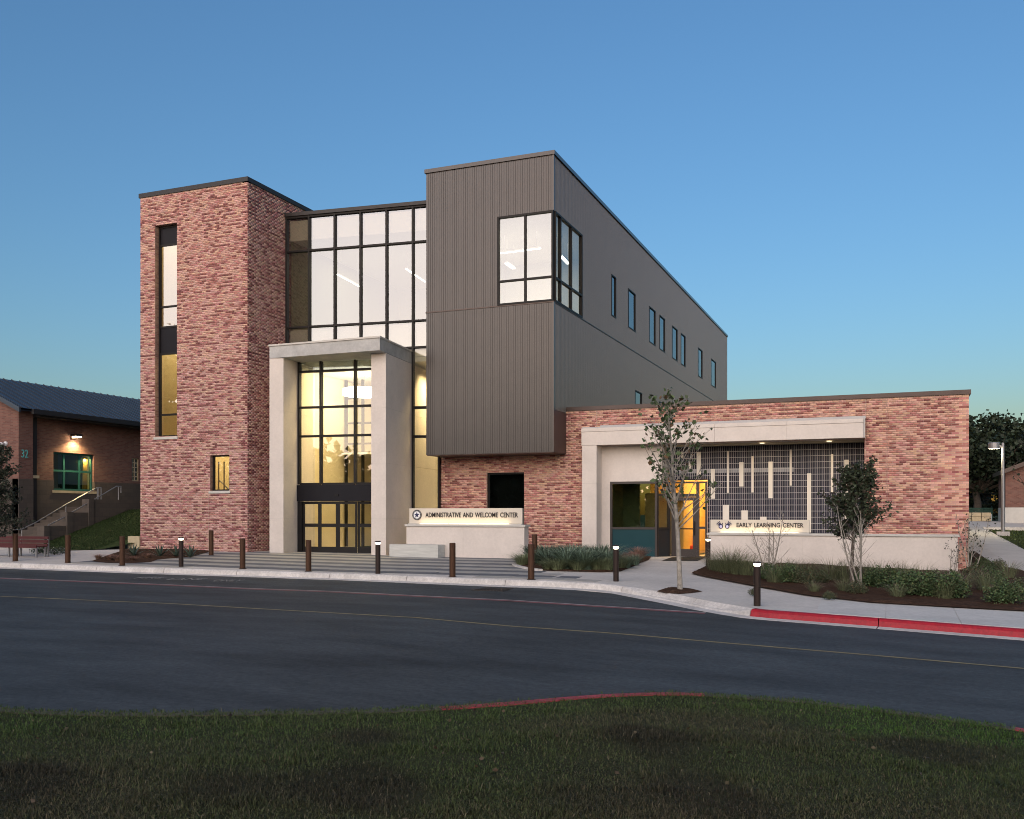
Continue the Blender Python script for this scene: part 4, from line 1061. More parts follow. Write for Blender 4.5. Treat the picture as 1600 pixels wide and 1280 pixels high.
disc(0, ays - .019, 0, 0, .006, 'navy', AS, 'seal_star', pts=[(ec[0] + er * (.60 if k % 2 == 0 else .25) * math.sin(k * math.pi / 5), ec[2] + er * (.60 if k % 2 == 0 else .25) * math.cos(k * math.pi / 5)) for k in range(10)])
b = MB(lambda p: (p[0], ays - p[2], p[1]))
for k in range(26):
    if k in (0, 13): continue
    g = 2 * math.pi * k / 26 + .1; r = er * .85; c_, s__ = math.cos(g), math.sin(g)
    q = [(ec[0] + (r + u) * c_ - v * s__, ec[2] + (r + u) * s__ + v * c_) for u, v in ((-.012, -.007), (.012, -.007), (.012, .007), (-.012, .007))]; b.prism(q, .012, .016)
b.build('seal_lettering', 'grey_metal', AS, fix=True)
ES, eys, epn = sign_wall('sign_wall', 'long low stone wall with lit panel reading Early Learning Center beside the blue hands', atY(1107, 850, 31.9)[0], 1.78, 31.9, 32.3, -.28, .885,
                    atY(1110, 820, 32.02)[0], atY(1264.5, 820, 32.02)[0], 1.325, None, None)
put_text('EARLY LEARNING CENTER', atY(1151, 820, eys)[0], atY(1255.5, 820, eys)[0], eys - .002, atY(1200, 824.3, eys)[2], .150, ES)
def hand_poly(cx, cz, s, mir):
    out = []
    T = lambda u, v: (cx + s * u * mir, cz + s * v)
    b = []
    def cap(x0, z0, x1, z1, w):
        L = math.hypot(x1 - x0, z1 - z0); tx, tz_ = (x1 - x0) / L, (z1 - z0) / L; nx, nz = -tz_, tx; pts_ = [(x0 + nx * w, z0 + nz * w), (x0 - nx * w, z0 - nz * w)]
        for k in range(7):
            g = -math.pi / 2 + math.pi * k / 6; pts_.append((x1 + tx * w * .75 * math.cos(g) + nx * w * .75 * math.sin(g), z1 + tz_ * w * .75 * math.cos(g) + nz * w * .75 * math.sin(g)))
        return [T(*p) for p in pts_]
    fingers = [cap(-.02, .02, -.46, .10, .055), cap(0, .08, -.44, .32, .06), cap(.05, .12, -.30, .50, .062), cap(.12, .12, -.08, .58, .06), cap(.28, -.05, .34, .34, .065)]
    palm = [T(-.50 * math.cos(g) * .62 + .12, .34 * math.sin(g) - .14) for g in [2 * math.pi * k / 18 for k in range(18)]]
    inner = [T(.30 * .62 * math.cos(g) + .12, .22 * math.sin(g) - .16) for g in [2 * math.pi * k / 18 for k in range(18)]]
    return fingers, palm, inner
for px, mir in ((1125, 1), (1137.8, -1)):
    c_ = atY(px, 821.2, eys); f_, p_, i_ = hand_poly(c_[0], c_[2], .235, mir); b = MB(lambda p: (p[0], eys - p[2], p[1]))
    for k, q in enumerate(f_): b.prism(q, -.001, .008 + .0006 * k)
    b.prism(p_, -.001, .0115); h_ = b.build('hand_emblem', 'navy', ES, fix=True)
    b = MB(lambda p: (p[0], eys - p[2], p[1])); b.prism(i_, .012, .015); b.build('palm', 'lavender', h_, fix=True)
# board-marked concrete block bench
bx0, bx1 = -16.45, -14.55
o = thing('concrete_bench', 'pale board-marked concrete block bench in front of the left sign wall', 'bench', (-15.5, 29.25, -.09))
MB().box(bx0, bx1, 29.22, 29.76, -.2, .45).build('block', 'bench_concrete', o, bevel=.012)

# ---------------------------------------------------------------- bollards
def bollard_plain():
    o = empty('bollard'); r = .082
    MB().lathe([(r, -.2), (r, .885), (r - .006, .9), (0, .9)], n=20).build('post', 'corten', o, smooth=False)
    MB().lathe([(r + .03, -.02), (r + .03, .012), (r + .001, .016)], n=20).build('base_ring', 'bollard_bronze', o)
    return o
def bollard_lit():
    o = empty('lamp_bollard'); r = .07
    MB().lathe([(r, -.2), (r, .80), (r - .012, .812), (0, .812)], n=20).build('post', 'bollard_bronze', o)
    MB().lathe([(.05, .813), (.068, .83), (.074, .866), (.0, .87)], n=20).build('lens', 'lamp_white', o)
    MB().lathe([(.0, .871), (r + .012, .871), (r + .014, .885), (r, .905), (0, .908)], n=20).build('cap', 'bollard_bronze', o)
    return o
PB = [((24, 877), 'brown steel bollard beside the red bench'), ((106, 880), 'brown steel bollard before the foot of the dark stairs'), ((191, 884), 'rust brown bollard in front of the low red grasses'),
      ((379, 889), "dark brown bollard before the brick tower's outer corner"), ((482, 893), 'rust brown bollard directly in front of the glass entrance doors'),
      ((707, 902), 'rust brown bollard in front of the welcome sign wall'), ((830, 906), 'rust brown bollard at the tip of the middle planting bed'), ((330, 868), 'black bollard standing close to the brick tower wall'), ((835.5, 880), 'dark bollard half hidden behind the end of the welcome sign wall')]
LB = [((283, 886), 'lit bollard in front of the spiky plants by the brick tower'), ((590.5, 896.5), "lit bollard before the portal's inner stone leg"), ((962.5, 908.5), 'lit bollard at the right tip of the middle bed'),
      ((1183, 947), 'nearest lit bollard, standing at the end of the red kerb'), ((1106.5, 888), 'lit bollard beside the door at the left end of the long low wall')]
first = None
for (px, py), lab in PB:
    o = bollard_plain() if first is None else copy_tree(first); first = first or o
    p = gp(px, py); o.location = p; tag(o, lab, 'bollard', 'unlit round steel bollards')
first = None
for (px, py), lab in LB:
    o = bollard_lit() if first is None else copy_tree(first); first = first or o
    p = gp(px, py); o.location = p; tag(o, lab, 'bollard', 'bollards with glowing heads')
    l = pointl('bollard_lamp', (p[0], p[1] - .0, p[2] + .845), 5.5, (1, .80, .50), .03)
    o.rotation_euler = (0, 0, RND.random())

# ================================================================== BUILDING 32, STAIRS AND THE LEFT SIDE
B32 = thing('brick_hall', 'older dark brick building numbered 32 with blue metal roof and green window', 'building', (-38, 34, 0))
HX = -36.0; GY = 30.75
wz0, wz1 = atX(115, 767, HX - .35)[2], atX(110, 708, HX - .35)[2]
wy0, wy1 = atX(83.5, 730, HX - .35)[1], atX(147, 730, HX - .35)[1]
g2 = (atX(206, 730, HX - .35)[1], atX(217.5, 730, HX - .35)[1], atX(210, 752, HX - .35)[2], atX(210, 716, HX - .35)[2])
HF = frame((HX - .35, GY), (0, 1), (1, 0)); zb1 = atX(30.5, 748, HX)[2]
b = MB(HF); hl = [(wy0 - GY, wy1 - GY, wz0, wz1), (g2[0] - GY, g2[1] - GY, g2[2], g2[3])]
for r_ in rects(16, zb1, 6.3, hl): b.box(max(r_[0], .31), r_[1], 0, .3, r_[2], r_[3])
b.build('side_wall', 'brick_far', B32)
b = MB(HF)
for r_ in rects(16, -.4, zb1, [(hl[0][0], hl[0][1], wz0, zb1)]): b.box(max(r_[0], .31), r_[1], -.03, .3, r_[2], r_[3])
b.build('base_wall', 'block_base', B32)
MB().box(HX - .349, HX, GY + .303, GY + .75, zb1, 6.3).build('corner_pier', 'brick_far', B32); MB().box(HX - .349, HX + .03, GY - .03, GY + .75, -.4, zb1 - .003).build('pier_base', 'block_base', B32)
gw_ = MB(); gx = [-36.0, -39.5, -43.0]
gw_.f = []; ppl = [(-36.0, zb1), (-36.0, 6.35), (-39.5, 7.9), (-43, 6.35), (-43, zb1)]
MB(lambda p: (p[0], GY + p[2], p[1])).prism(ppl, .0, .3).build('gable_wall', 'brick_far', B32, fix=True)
MB().box(-43, -36.0, GY - .03, GY + .3, -.4, zb1 - .004).build('gable_base', 'block_base', B32)
rw = MB(); EX, EZ, RX_, RZ_ = -35.55, 6.18, -39.5, 7.97
for sgn in (1, -1):
    e = EX if sgn == 1 else 2 * RX_ - EX
    rw.face([(e, GY - .35, EZ), (RX_, GY - .35, RZ_), (RX_, GY + 30, RZ_), (e, GY + 30, EZ)]); rw.face([(e, GY - .35, EZ - .12), (RX_, GY - .35, RZ_ - .12), (RX_, GY + 30, RZ_ - .12), (e, GY + 30, EZ - .12)])
roof = rw.build('roof', 'roof_blue', B32)
for k in range(62):
    y = GY - .2 + k * .46; bb = MB(); sx, sz_ = RX_ - EX, RZ_ - EZ
    bb.v = [(EX, y, EZ + .003), (EX, y + .03, EZ + .003), (RX_, y + .03, RZ_ + .003), (RX_, y, RZ_ + .003), (EX, y, EZ + .045), (EX, y + .03, EZ + .045), (RX_, y + .03, RZ_ + .045), (RX_, y, RZ_ + .045)]
    bb.f = [(4, 5, 6, 7), (0, 1, 5, 4), (1, 2, 6, 5), (2, 3, 7, 6), (3, 0, 4, 7)]; bb.m = [0] * 5; bb.build('standing_seam', 'roof_blue', roof)
MB().box(EX - .02, EX + .12, GY + .3, GY + 30, EZ - .22, EZ - .0).build('gutter', 'coping_dark', B32)
MB().box(HX - .34, EX - .03, GY + .76, GY + 30, EZ - .30, EZ - .14).build('eave_soffit', 'coping_dark', B32)
b = MB(lambda p: (p[0], GY - .36 + p[2], p[1]))
b.prism([(EX, EZ - .2), (EX, EZ + .02), (RX_, RZ_ + .02), (RX_, RZ_ - .2)], 0, .08).build('rake_trim', 'roof_blue', B32, fix=True)
dsy = atX(52, 700, HX - .2)[1]
MB().box(HX - .38 + .03, HX - .12, dsy - .13, dsy + .13, -.3, EZ - .3).build('downspout', 'coping_dark', B32)
MB().box(HX - .35, HX - .05, dsy - .2, dsy + .2, zb1 + .05, zb1 + .18).build('rain_head', 'limestone', B32)
WFr = frame((HX - .35, GY), (0, 1), (1, 0)); u0, u1 = hl[0][0], hl[0][1]; wdt = u1 - u0
window(WFr, u0, u1, wz0, wz1, .12, mulls=[u0 + wdt * .30, u0 + wdt * .68], trans=[wz0 + (wz1 - wz0) * .52], fw=.09, fr='teal_frame', g='glass_dim', parent=B32)
MB(WFr).box(u0 - .1, u1 + .1, -.06, .12, wz0 - .12, wz0 - .004).build('sill', 'limestone', B32)
MB(WFr).box(u0 + wdt * .86, u0 + wdt * .97, .35, .4, wz0, wz1).build('lit_curtain', 'wall_orange', B32); MB(WFr).box(u0 + .05, u0 + wdt * .84, .36, .4, wz0, wz1).build('blind', 'spandrel_teal', B32)
window(WFr, hl[1][0], hl[1][1], g2[2], g2[3], .06, mulls=[(hl[1][0] + hl[1][1]) / 2], trans=list(np.linspace(g2[2], g2[3], 6)[1:-1]), fw=.05, fr='limestone', g='glass_dim', parent=B32)
MB(WFr).box(hl[1][0] - .2, hl[1][1] + .3, .35, .4, g2[2] - .2, g2[3] + .2).build('blind', 'wall_warm', B32)
area('hall_window_light', (HX - .62, wy1 - .25, wz1 - .2), .1, .1, 5, (1, .7, .3), rot=(0, 0, 0))
# number 32
me = text_mesh('32', .34, .36, .03); me.materials.append(MATS['teal_text']); n32 = bpy.data.objects.new('house_number', me)
p = atX(33.4, 715, HX); n32.location = (HX + .001, p[1], p[2]); n32.rotation_euler = (math.pi / 2, 0, math.pi / 2); link(n32); tag(n32, 'teal numerals 32 on the dark brick corner', 'house number')
# wall lamp
wl = atX(114, 683, HX - .35)
o = thing('wall_lamp', 'lit brown wall lamp above the green window of the older hall', 'wall lamp', (HX - .35, wl[1], wl[2]))
MB().box(HX - .35, HX - .28, wl[1] - .14, wl[1] + .14, wl[2] - .1, wl[2] + .14).build('back_plate', 'bollard_bronze', o)
MB().box(HX - .279, HX + .05, wl[1] - .2, wl[1] + .22, wl[2] + .02, wl[2] + .13).build('hood', 'bollard_bronze', o, bevel=.015)
MB().box(HX - .26, HX + .02, wl[1] - .13, wl[1] + .15, wl[2] - .03, wl[2] + .018).build('lens', 'lamp_warm', o)
sp = bpy.data.lights.new('wall_lamp_light', 'SPOT'); sp.energy = 150; sp.color = (1, .76, .36); sp.spot_size = rad(150); sp.spot_blend = .6; sp.shadow_soft_size = .08
q = bpy.data.objects.new('wall_lamp_light', sp); COL.objects.link(q); q.location = (HX - .08, wl[1], wl[2] - .05); q.rotation_euler = (0, rad(-12), 0)
# dome camera
cp = atY(9.5, 693.5, GY)
o = thing('security_camera', 'small white dome camera on the gable wall', 'security camera', (cp[0], GY, cp[2]))
MB(lambda p: (cp[0] + p[0], GY - p[2], cp[2] + p[1])).lathe([(0, 0), (.10, 0), (.10, .06), (.03, .10), (.03, .2)], n=16).build('mount', 'white_paint', o, fix=True)
MB().lathe([(.11, .04), (.13, 0), (.12, -.05), (.0, -.055)], (cp[0], GY - .24, cp[2]), 16).build('housing', 'white_paint', o, fix=True)
MB().lathe([(.085, -.056), (.07, -.11), (.03, -.135), (0, -.14)], (cp[0], GY - .24, cp[2]), 16).build('dome', 'black_panel', o, fix=True)

# stairs with stepped cheek wall
SXp = -33.0
yq = lambda px: atX(px, 820, SXp)[1]
zq = lambda px, py: atX(px, py, SXp)[2]
ST = thing('entrance_stairs', 'dark stepped stair wall with square piers and steel handrails climbing beside the grass bank', 'stairs', (-34, 31, 0))
for k, (xa, xb, yt) in enumerate(((65, 74, 822), (101, 110, 800), (135, 143, 780))):
    MB().box(SXp - .25, SXp + .15, yq(xa), yq(xb), -.3, zq(xa, yt)).build('pier', 'block_base', ST)
MB().box(SXp - .2, SXp + .1, yq(74) + .003, yq(101) - .003, -.3, zq(90, 822)).box(SXp - .2, SXp + .1, yq(110) + .003, yq(135) - .003, -.3, zq(120, 801)).box(SXp - .2, SXp + .1, yq(143) + .003, yq(240), -.3, zq(180, 781)).build('cheek_wall', 'block_base', ST)
for k in range(12):
    y0_ = yq(66) + k * .34; MB().box(-35.8, SXp - .26, y0_, yq(240) if k == 11 else y0_ + .36, -.3, .05 + (k + 1) * .15).build('step', 'block_base', ST)
def rail(pts, nm='handrail', r=.026): return MB().tube(pts, r, 8).build(nm, 'steel', ST)
A3 = lambda px, py, X=SXp: atX(px, py, X)
rail([A3(20, 828, -35.2), A3(34, 827, -35.2), A3(55, 817, -35.2), A3(103, 788.5, -35.2), A3(152, 762, -35.2), A3(158, 762, -35.2)])
for px, y0_, y1_ in ((34, 827, 850), (103, 788.5, 822), (152, 762, 790)): rail([A3(px, y0_, -35.2), A3(px, y1_, -35.2)], 'rail_post', .02)
rail([A3(75, 821), A3(101, 808)]); rail([A3(110.5, 801.5), A3(136, 787)]); rail([A3(148, 780), A3(182, 760), A3(189, 760), A3(189, 770)])
for px in (153.5, 158, 185): rail([A3(px, 763 if px < 170 else 760, -33), A3(px, 781, -33)], 'rail_post', .02)
# grass bank
bk = [(SXp + .1, yq(74)), (SXp + .1, yq(240)), (-27.9, yq(240)), (-27.9, 29.9), (-29.0, 28.7), gp(150, 859.5)[:2], gp(95, 861)[:2]]
def bank_z(x, y): return G(x, y) + 1.55 * cl((y - 28.6) / 5.4, 0, 1) ** 1.1
sheet_poly('grass_bank', bk, .02, 'grass_far', .5, zfun=bank_z)
MB().box(-28.6, -28.0, 29.55, 29.75, -.2, .62).build('bank_wall', 'limestone')['kind'] = 'structure'
pts = []
for _ in range(26000):
    x, y = NR.uniform(-33, -27.9), NR.uniform(28.3, 35)
    if y < 29.5 and x < -33 + (29.4 - y): continue
    if y < 29.9 and x > -29.3: continue
    pts.append((x, y, bank_z(x, y) + .01))
tag(make_blades('bank_grass', pts, .09, .016, lambda P, n: np.array([.028, .046, .013]) * NR.uniform(.5, 1.6, (n, 1))), kind='stuff')
# red bench
bp_ = gp(57, 871.5); bx, by, bz_ = bp_
o = thing('park_bench', 'red slatted bench with dark steel legs at the left edge of the court', 'bench', (bx - .9, by, bz_))
for k, (dy, z0, z1) in enumerate(((.42, .50, .60), (.45, .63, .72), (.40, .40, .47))): MB().box(bx - 2.6, bx + .04, by + dy, by + dy + .035, bz_ + z0, bz_ + z1).build('back_slat', 'bench_red', o)
for k in range(4): MB().box(bx - 2.6, bx + .04, by - .02 + k * .11, by + .075 + k * .11, bz_ + .36, bz_ + .395).build('seat_slat', 'bench_red', o)
MB().box(bx - 2.6, bx + .04, by - .055, by - .022, bz_ + .33, bz_ + .42).build('seat_edge', 'bench_red', o)
for q in (0, -1.3, -2.55):
    for dy in (.0, .36): MB().box(bx + q - .06, bx + q, by + dy, by + dy + .05, bz_ - .05, bz_ + .355).build('leg', 'steel', o)
    MB().box(bx + q - .055, bx + q - .005, by + .465 + .03, by + .54, bz_ - .05, bz_ + .72).build('back_post', 'steel', o)

# ================================================================== RIGHT BACKGROUND
lp = gp(1567, 836, .0)
LPO = thing('street_lamp', 'slender grey lamp post with a lit round head beside the path', 'street lamp', lp)
wlp = -lp[0] * S_ + lp[1] * C_; hz = (HY - 692) / FPX * wlp + CZ
MB().box(lp[0] - .28, lp[0] + .28, lp[1] - .28, lp[1] + .28, lp[2] - .3, lp[2] + .16).build('footing', 'kerb_concrete', LPO)
MB().tube([(lp[0], lp[1], lp[2] + .16), (lp[0], lp[1], hz)], [.085, .065], 12).build('pole', 'steel', LPO)
hx = atW(1553.5, 697, wlp)
MB().box(hx[0] + .2, lp[0] - .06, lp[1] - .03, lp[1] + .03, hz - .22, hz - .12).build('arm', 'steel', LPO)
hd = MB().lathe([(0, .16), (.24, .16), (.26, .12), (.26, -.14), (.23, -.14), (.23, -.06)], (hx[0], lp[1], hz - .14), 24).build('head', 'steel', LPO, fix=True)
MB().lathe([(0, -.10), (.12, -.11), (.2, -.08), (.22, -.065)], (hx[0], lp[1], hz - .14), 20).build('lens', 'lamp_street', hd)
pointl('street_lamp_light', (hx[0], lp[1], hz - .45), 60, (1, .88, .55), .12)
# brick hall on the far right
FH = thing('far_brick_hall', 'far brick building with dark gable edge and pale base, at the right edge', 'building', (10, 64, .9))
fx0 = atY(1571, 760, 63)[0]; ez = atY(1571, 737, 63)[2]; zb = atY(1575, 793, 63)[2]
sl_ = (atY(1600, 726, 63)[2] - ez) / (atY(1600, 726, 63)[0] - fx0)
fp = [(fx0, zb), (fx0, ez), (fx0 + 7, ez + 7 * sl_), (fx0 + 14, ez), (fx0 + 14, zb)]
MB(lambda p: (p[0], 63 + p[2], p[1])).prism(fp, 0, 4).build('gable_wall', 'brick_far', FH, fix=True)
MB().box(fx0 - .02, fx0 + 14.02, 62.97, 67, -1, zb - .004).build('base_wall', 'stone_cap', FH)
MB(lambda p: (p[0], 62.5 + p[2], p[1])).prism([(fx0 - .3, ez - .2), (fx0 - .3, ez + .05), (fx0 + 7, ez + 7 * sl_ + .15), (fx0 + 14.3, ez + .05), (fx0 + 14.3, ez - .2), (fx0 + 7, ez + 7 * sl_ - .12)], 0, 5).build('roof', 'coping_brown', FH, fix=True)
# low dark building, rail and stone block wall at the end of the path
o = thing('low_building', 'low dark building behind the stone block wall at the end of the path', 'building', (4, 82, 0))
yb = 80.0; xa_, xb_ = atY(1500, 780, yb)[0], atY(1549, 780, yb)[0]
MB().box(xa_, xb_, yb, yb + 8, -1, atY(1520, 772, yb)[2]).build('wall', 'dark_wall', o); MB().box(xa_ - .3, xb_ + .3, yb - .3, yb + 8.3, atY(1520, 772, yb)[2] + .003, atY(1520, 770, yb)[2]).build('roof', 'coping_dark', o)
q0, q1 = atY(1521, 780, yb - .03), atY(1526.5, 774, yb - .03); MB().box(q0[0], q1[0], yb - .05, yb - .003, q0[2], q1[2]).build('window', 'lavender', o)
yb = 70.0
o = thing('green_rail_fence', 'dark green rail fence behind the stone blocks', 'fence', (5, yb, .5)); x0_, x1_ = atY(1505, 800, yb)[0], atY(1551, 800, yb)[0]
for py in (795, 798.5, 802): MB().box(x0_, x1_, yb, yb + .06, atY(1530, py, yb)[2] - .06, atY(1530, py, yb)[2] + .06).build('rail', 'dark_green', o)
for q in np.linspace(x0_, x1_ - .1, 4): MB().box(q, q + .1, yb - .08, yb - .003, .2, atY(1530, 794, yb)[2]).build('post', 'dark_green', o)
yb = 64.0; z0_, z1_ = atY(1525, 813, yb)[2], atY(1525, 799.5, yb)[2]
o = thing('stone_block_wall', 'low wall of big tan limestone blocks where the path ends', 'wall', (4, yb, z0_)); x = atY(1503, 805, yb)[0]
while x < atY(1534, 805, yb)[0]:
    for k in range(2):
        w_ = RND.uniform(.42, .7); MB().box(x, x + .52, yb + RND.uniform(-.03, .03), yb + .6, z0_ - .05 + k * (z1_ - z0_) / 2, z0_ - .06 + (k + 1) * (z1_ - z0_) / 2).build('stone', 'limestone', o, bevel=.03)
    x += .54
yb = 68.0
o = thing('utility_box', 'small white utility cabinet right of the limestone block wall', 'utility box', (5, yb, .6)); x0_, x1_ = atY(1538.5, 805, yb)[0], atY(1550, 805, yb)[0]
MB().box(x0_, x1_, yb, yb + .6, .4, atY(1545, 803.5, yb)[2]).build('cabinet', 'white_paint', o, bevel=.02); MB().box(x0_ + .25, x0_ + .27, yb - .01, yb - .001, .7, 1.3).build('door_seam', 'grey_metal', o)

# ================================================================== PLANTS AND TREES
def leaves(C, size, n_per=1, spread=0.0, base=(.04, .075, .03), var=.5, tint=None, droop=.4, cup=True):
    """two-triangle leaves at centres C (n,3)"""
    n = len(C); d = NR.normal(0, 1, (n, 3)); d[:, 2] = d[:, 2] * .6 - droop; d /= np.linalg.norm(d, axis=1)[:, None]
    r = NR.normal(0, 1, (n, 3)); sd_ = np.cross(d, r); sd_ /= np.linalg.norm(sd_, axis=1)[:, None]; nn = np.cross(sd_, d)
    L = size * NR.uniform(.6, 1.3, n)[:, None]; W = L * .36
    V = np.zeros((n, 4, 3)); V[:, 0] = C - d * L / 2; V[:, 1] = C + sd_ * W + nn * L * .12; V[:, 2] = C + d * L / 2; V[:, 3] = C - sd_ * W + nn * L * .12
    I = np.arange(n) * 4; F = np.concatenate([np.stack([I, I + 1, I + 2], 1), np.stack([I, I + 2, I + 3], 1)])
    c = np.array(base)[None] * NR.uniform(1 - var, 1 + var, (n, 1)); 
    if tint is not None:
        k = (NR.random(n) < tint[1])[:, None]; c = np.where(k, np.array(tint[0])[None] * NR.uniform(.6, 1.3, (n, 1)), c)
    return V.reshape(-1, 3), F, np.concatenate([c, c])
def leaf_obj(name, C, size, parent, kind=None, **kw):
    V, F, c = leaves(np.asarray(C, dtype=float), size, **kw); me = raw_mesh(name, V, F, c, ('leaf',)); o = bpy.data.objects.new(name, me); link(o, parent)
    return o
def blob(n, rx, ry, rz, cz, hollow=.55, seed=None):
    d = NR.normal(0, 1, (n, 3)); d /= np.linalg.norm(d, axis=1)[:, None]; r = hollow + (1 - hollow) * NR.random(n) ** .6
    ph = NR.uniform(0, 6.28, 6); bump = 1 + .22 * np.sin(d[:, 0] * 4 + ph[0]) * np.sin(d[:, 1] * 4 + ph[1]) + .16 * np.sin(d[:, 2] * 6 + ph[2] + d[:, 0] * 5)
    p = d * (r * bump)[:, None] * np.array([rx, ry, rz]); p[:, 2] += cz; return p
def make_shrub(name, r, h, n, base, size, tint=None, stalks=0, stalk_col=(.16, .12, .09)):
    o = empty(name); C = []
    k = 7
    for i in range(k):
        g = 2 * math.pi * i / k + RND.random(); rr = r * RND.uniform(.25, .62); hh = h * RND.uniform(.6, 1.0)
        C.append(blob(n // k, r * .45, r * .45, hh * .5, hh * .48, .35) + np.array([rr * math.cos(g), rr * math.sin(g), 0]))
    C.append(blob(n // 4, r * .5, r * .5, h * .5, h * .5, .35)); C = np.concatenate(C); C[:, 2] = np.abs(C[:, 2]) + .02
    leaf_obj('foliage', C, size, o, base=base, tint=tint, var=.6, droop=-.15)
    b = MB()
    for i in range(9):
        g = RND.uniform(0, 6.28); b.tube([(0, 0, 0), (math.cos(g) * r * .3, math.sin(g) * r * .3, h * .45), (math.cos(g) * r * .55, math.sin(g) * r * .55, h * .8)], [.012, .008, .004], 4)
    b.build('stem', 'bark', o)
    return o
def make_tuft(name, h, n, r, col, wid=.01, lean=.8, tip=None):
    o = empty(name); a = NR.uniform(0, 2 * math.pi, n); rr = r * .35 * np.sqrt(NR.random(n)); hh = h * NR.uniform(.55, 1.1, n); ln = NR.uniform(.1, lean, n) * r
    V = np.zeros((n, 7, 3)); w = wid * NR.uniform(.7, 1.3, n); ca, sa = np.cos(a), np.sin(a); bx_, by_ = ca * rr, sa * rr; px_, py_ = -sa * w / 2, ca * w / 2
    for k, (f, q) in enumerate(((0, 1), (.45, .9), (.8, .6))):
        cx_, cy_, cz_ = bx_ + ca * ln * f ** 2, by_ + sa * ln * f ** 2, hh * (f - .18 * f ** 3)
        V[:, 2 * k] = np.stack([cx_ - px_ * q, cy_ - py_ * q, cz_], 1); V[:, 2 * k + 1] = np.stack([cx_ + px_ * q, cy_ + py_ * q, cz_], 1)
    V[:, 6] = np.stack([bx_ + ca * ln * 1.2, by_ + sa * ln * 1.2, hh * .86], 1)
    I = np.arange(n) * 7; F = np.concatenate([np.stack(t, 1) for t in ((I, I + 1, I + 3), (I, I + 3, I + 2), (I + 2, I + 3, I + 5), (I + 2, I + 5, I + 4), (I + 4, I + 5, I + 6))])
    c = np.array(col)[None] * NR.uniform(.55, 1.45, (n, 1)); ct = (np.array(tip)[None] * NR.uniform(.7, 1.3, (n, 1))) if tip else c
    me = raw_mesh('blades', V.reshape(-1, 3), F, np.concatenate([c, c, c, c, ct]), ('blade',)); q = bpy.data.objects.new('blades', me); link(q, o); return o
def make_agave():
    o = empty('agave')
    for k in range(16):
        g = k * 2.4; e = rad(78 - 3.9 * k); L = .42; bb = MB(); d = Vector((math.cos(g) * math.cos(e), math.sin(g) * math.cos(e), math.sin(e))); s__ = Vector((-math.sin(g), math.cos(g), 0)); up = d.cross(s__)
        for f, w in ((0, .022), (.4, .028), (.75, .018), (1, .001)):
            m = d * L * f + Vector((0, 0, -.06 * f * f)); bb.v += [tuple(m - s__ * w), tuple(m + up * -.006), tuple(m + s__ * w)]
        for i in range(3):
            for j in range(2): bb.f.append((i * 3 + j, i * 3 + j + 1, i * 3 + j + 4, i * 3 + j + 3)); bb.m.append(0)
        bb.build('leaf', 'agave_leaf', o)
    return o
mat('agave_leaf', (.07, .10, .075), .5, var=.2, vscale=6)
def place(proto, first, loc, sc, lab, cat, group, rz=None):
    o = proto if first else copy_tree(proto)
    o.location = loc; o.scale = (sc, sc, sc * RND.uniform(.86, 1.0)); o.rotation_euler = (0, 0, RND.uniform(0, 6.28) if rz is None else rz); tag(o, lab, cat, group); return o
# middle bed: leafy strap plants at the back, pale tufts in front, red grasses at the right
DG = (.05, .085, .052)
strap = make_tuft('leafy_plant', .62, 230, .62, (.115, .165, .115), .026, 1.15, (.16, .21, .15))
pale = make_tuft('pale_tuft', .40, 420, .5, (.18, .21, .115), .010, 1.25)
pink = make_tuft('red_grass', .46, 420, .46, (.20, .12, .085), .008, 1.15, (.36, .19, .15))
spots = [(846, 880), (858, 883), (868, 878), (880, 885), (890, 880), (902, 884), (909, 877), (921, 884), (930, 879), (938, 886), (836, 878), (876, 876), (898, 875), (944, 880), (951, 887), (853, 876), (886, 889), (915, 890)]
for k, (px, py) in enumerate(spots): place(strap, k == 0, gp(px, py, .02), RND.uniform(.85, 1.2), 'green strap leaved plant in the mulch bed under the dark square window', 'plant', 'strappy green plants in the middle bed')
for k, (px, py) in enumerate([(817, 883), (822, 878), (857, 889.5), (872, 890.5), (903, 891), (948, 891.5), (970, 887), (935, 891)]): place(pale, k == 0, gp(px, py, .02), RND.uniform(.75, 1.1), 'pale grassy tuft along the front edge of the middle bed', 'plant', 'pale tufts in the middle bed')
for k, (px, py) in enumerate([(944, 877), (955, 883), (975, 882), (982, 876), (988, 879), (998, 874.5)]): place(pink, k == 0, gp(px, py, .02), RND.uniform(.75, 1.15), 'pinkish dry grass clump below the dark teal shop window', 'plant', 'pink grasses in the middle bed')
for px, py in [(978, 887), (991, 883)]: place(strap, False, gp(px, py, .02), .62, 'short green plant among the pink grasses by the lit bollard', 'plant', 'short plants by the pink grasses')
# bed at the tower
for k, (px, py) in enumerate([(154, 874), (172, 876), (185, 877.5), (207, 877), (231, 873)]): place(pink, False, gp(px, py, .02), RND.uniform(.48, .6), 'low reddish grass clump in the small bed left of the tower', 'plant', 'low red grasses by the tower')
ag = None
for px, py, lab in [(209, 869, 'spiky blue green agave among the red grasses at the tower corner'), (250, 870, 'spiky agave at the foot of the brick tower, left of the lit bollard'), (276, 870, 'spiky agave half hidden behind the lit bollard before the brick tower'), (297.5, 870.5, 'spiky agave right of the lit bollard, nearest the black bollard')]:
    o = make_agave() if ag is None else copy_tree(ag); ag = ag or o; o.location = gp(px, py, .02); o.scale = (1.25,) * 3; o.rotation_euler = (0, 0, RND.random() * 6); tag(o, lab, 'agave', 'agaves along the foot of the tower')
fl = make_shrub('flowering_plant', .45, .35, 420, (.05, .07, .035), .05, ((.32, .32, .30), .16))
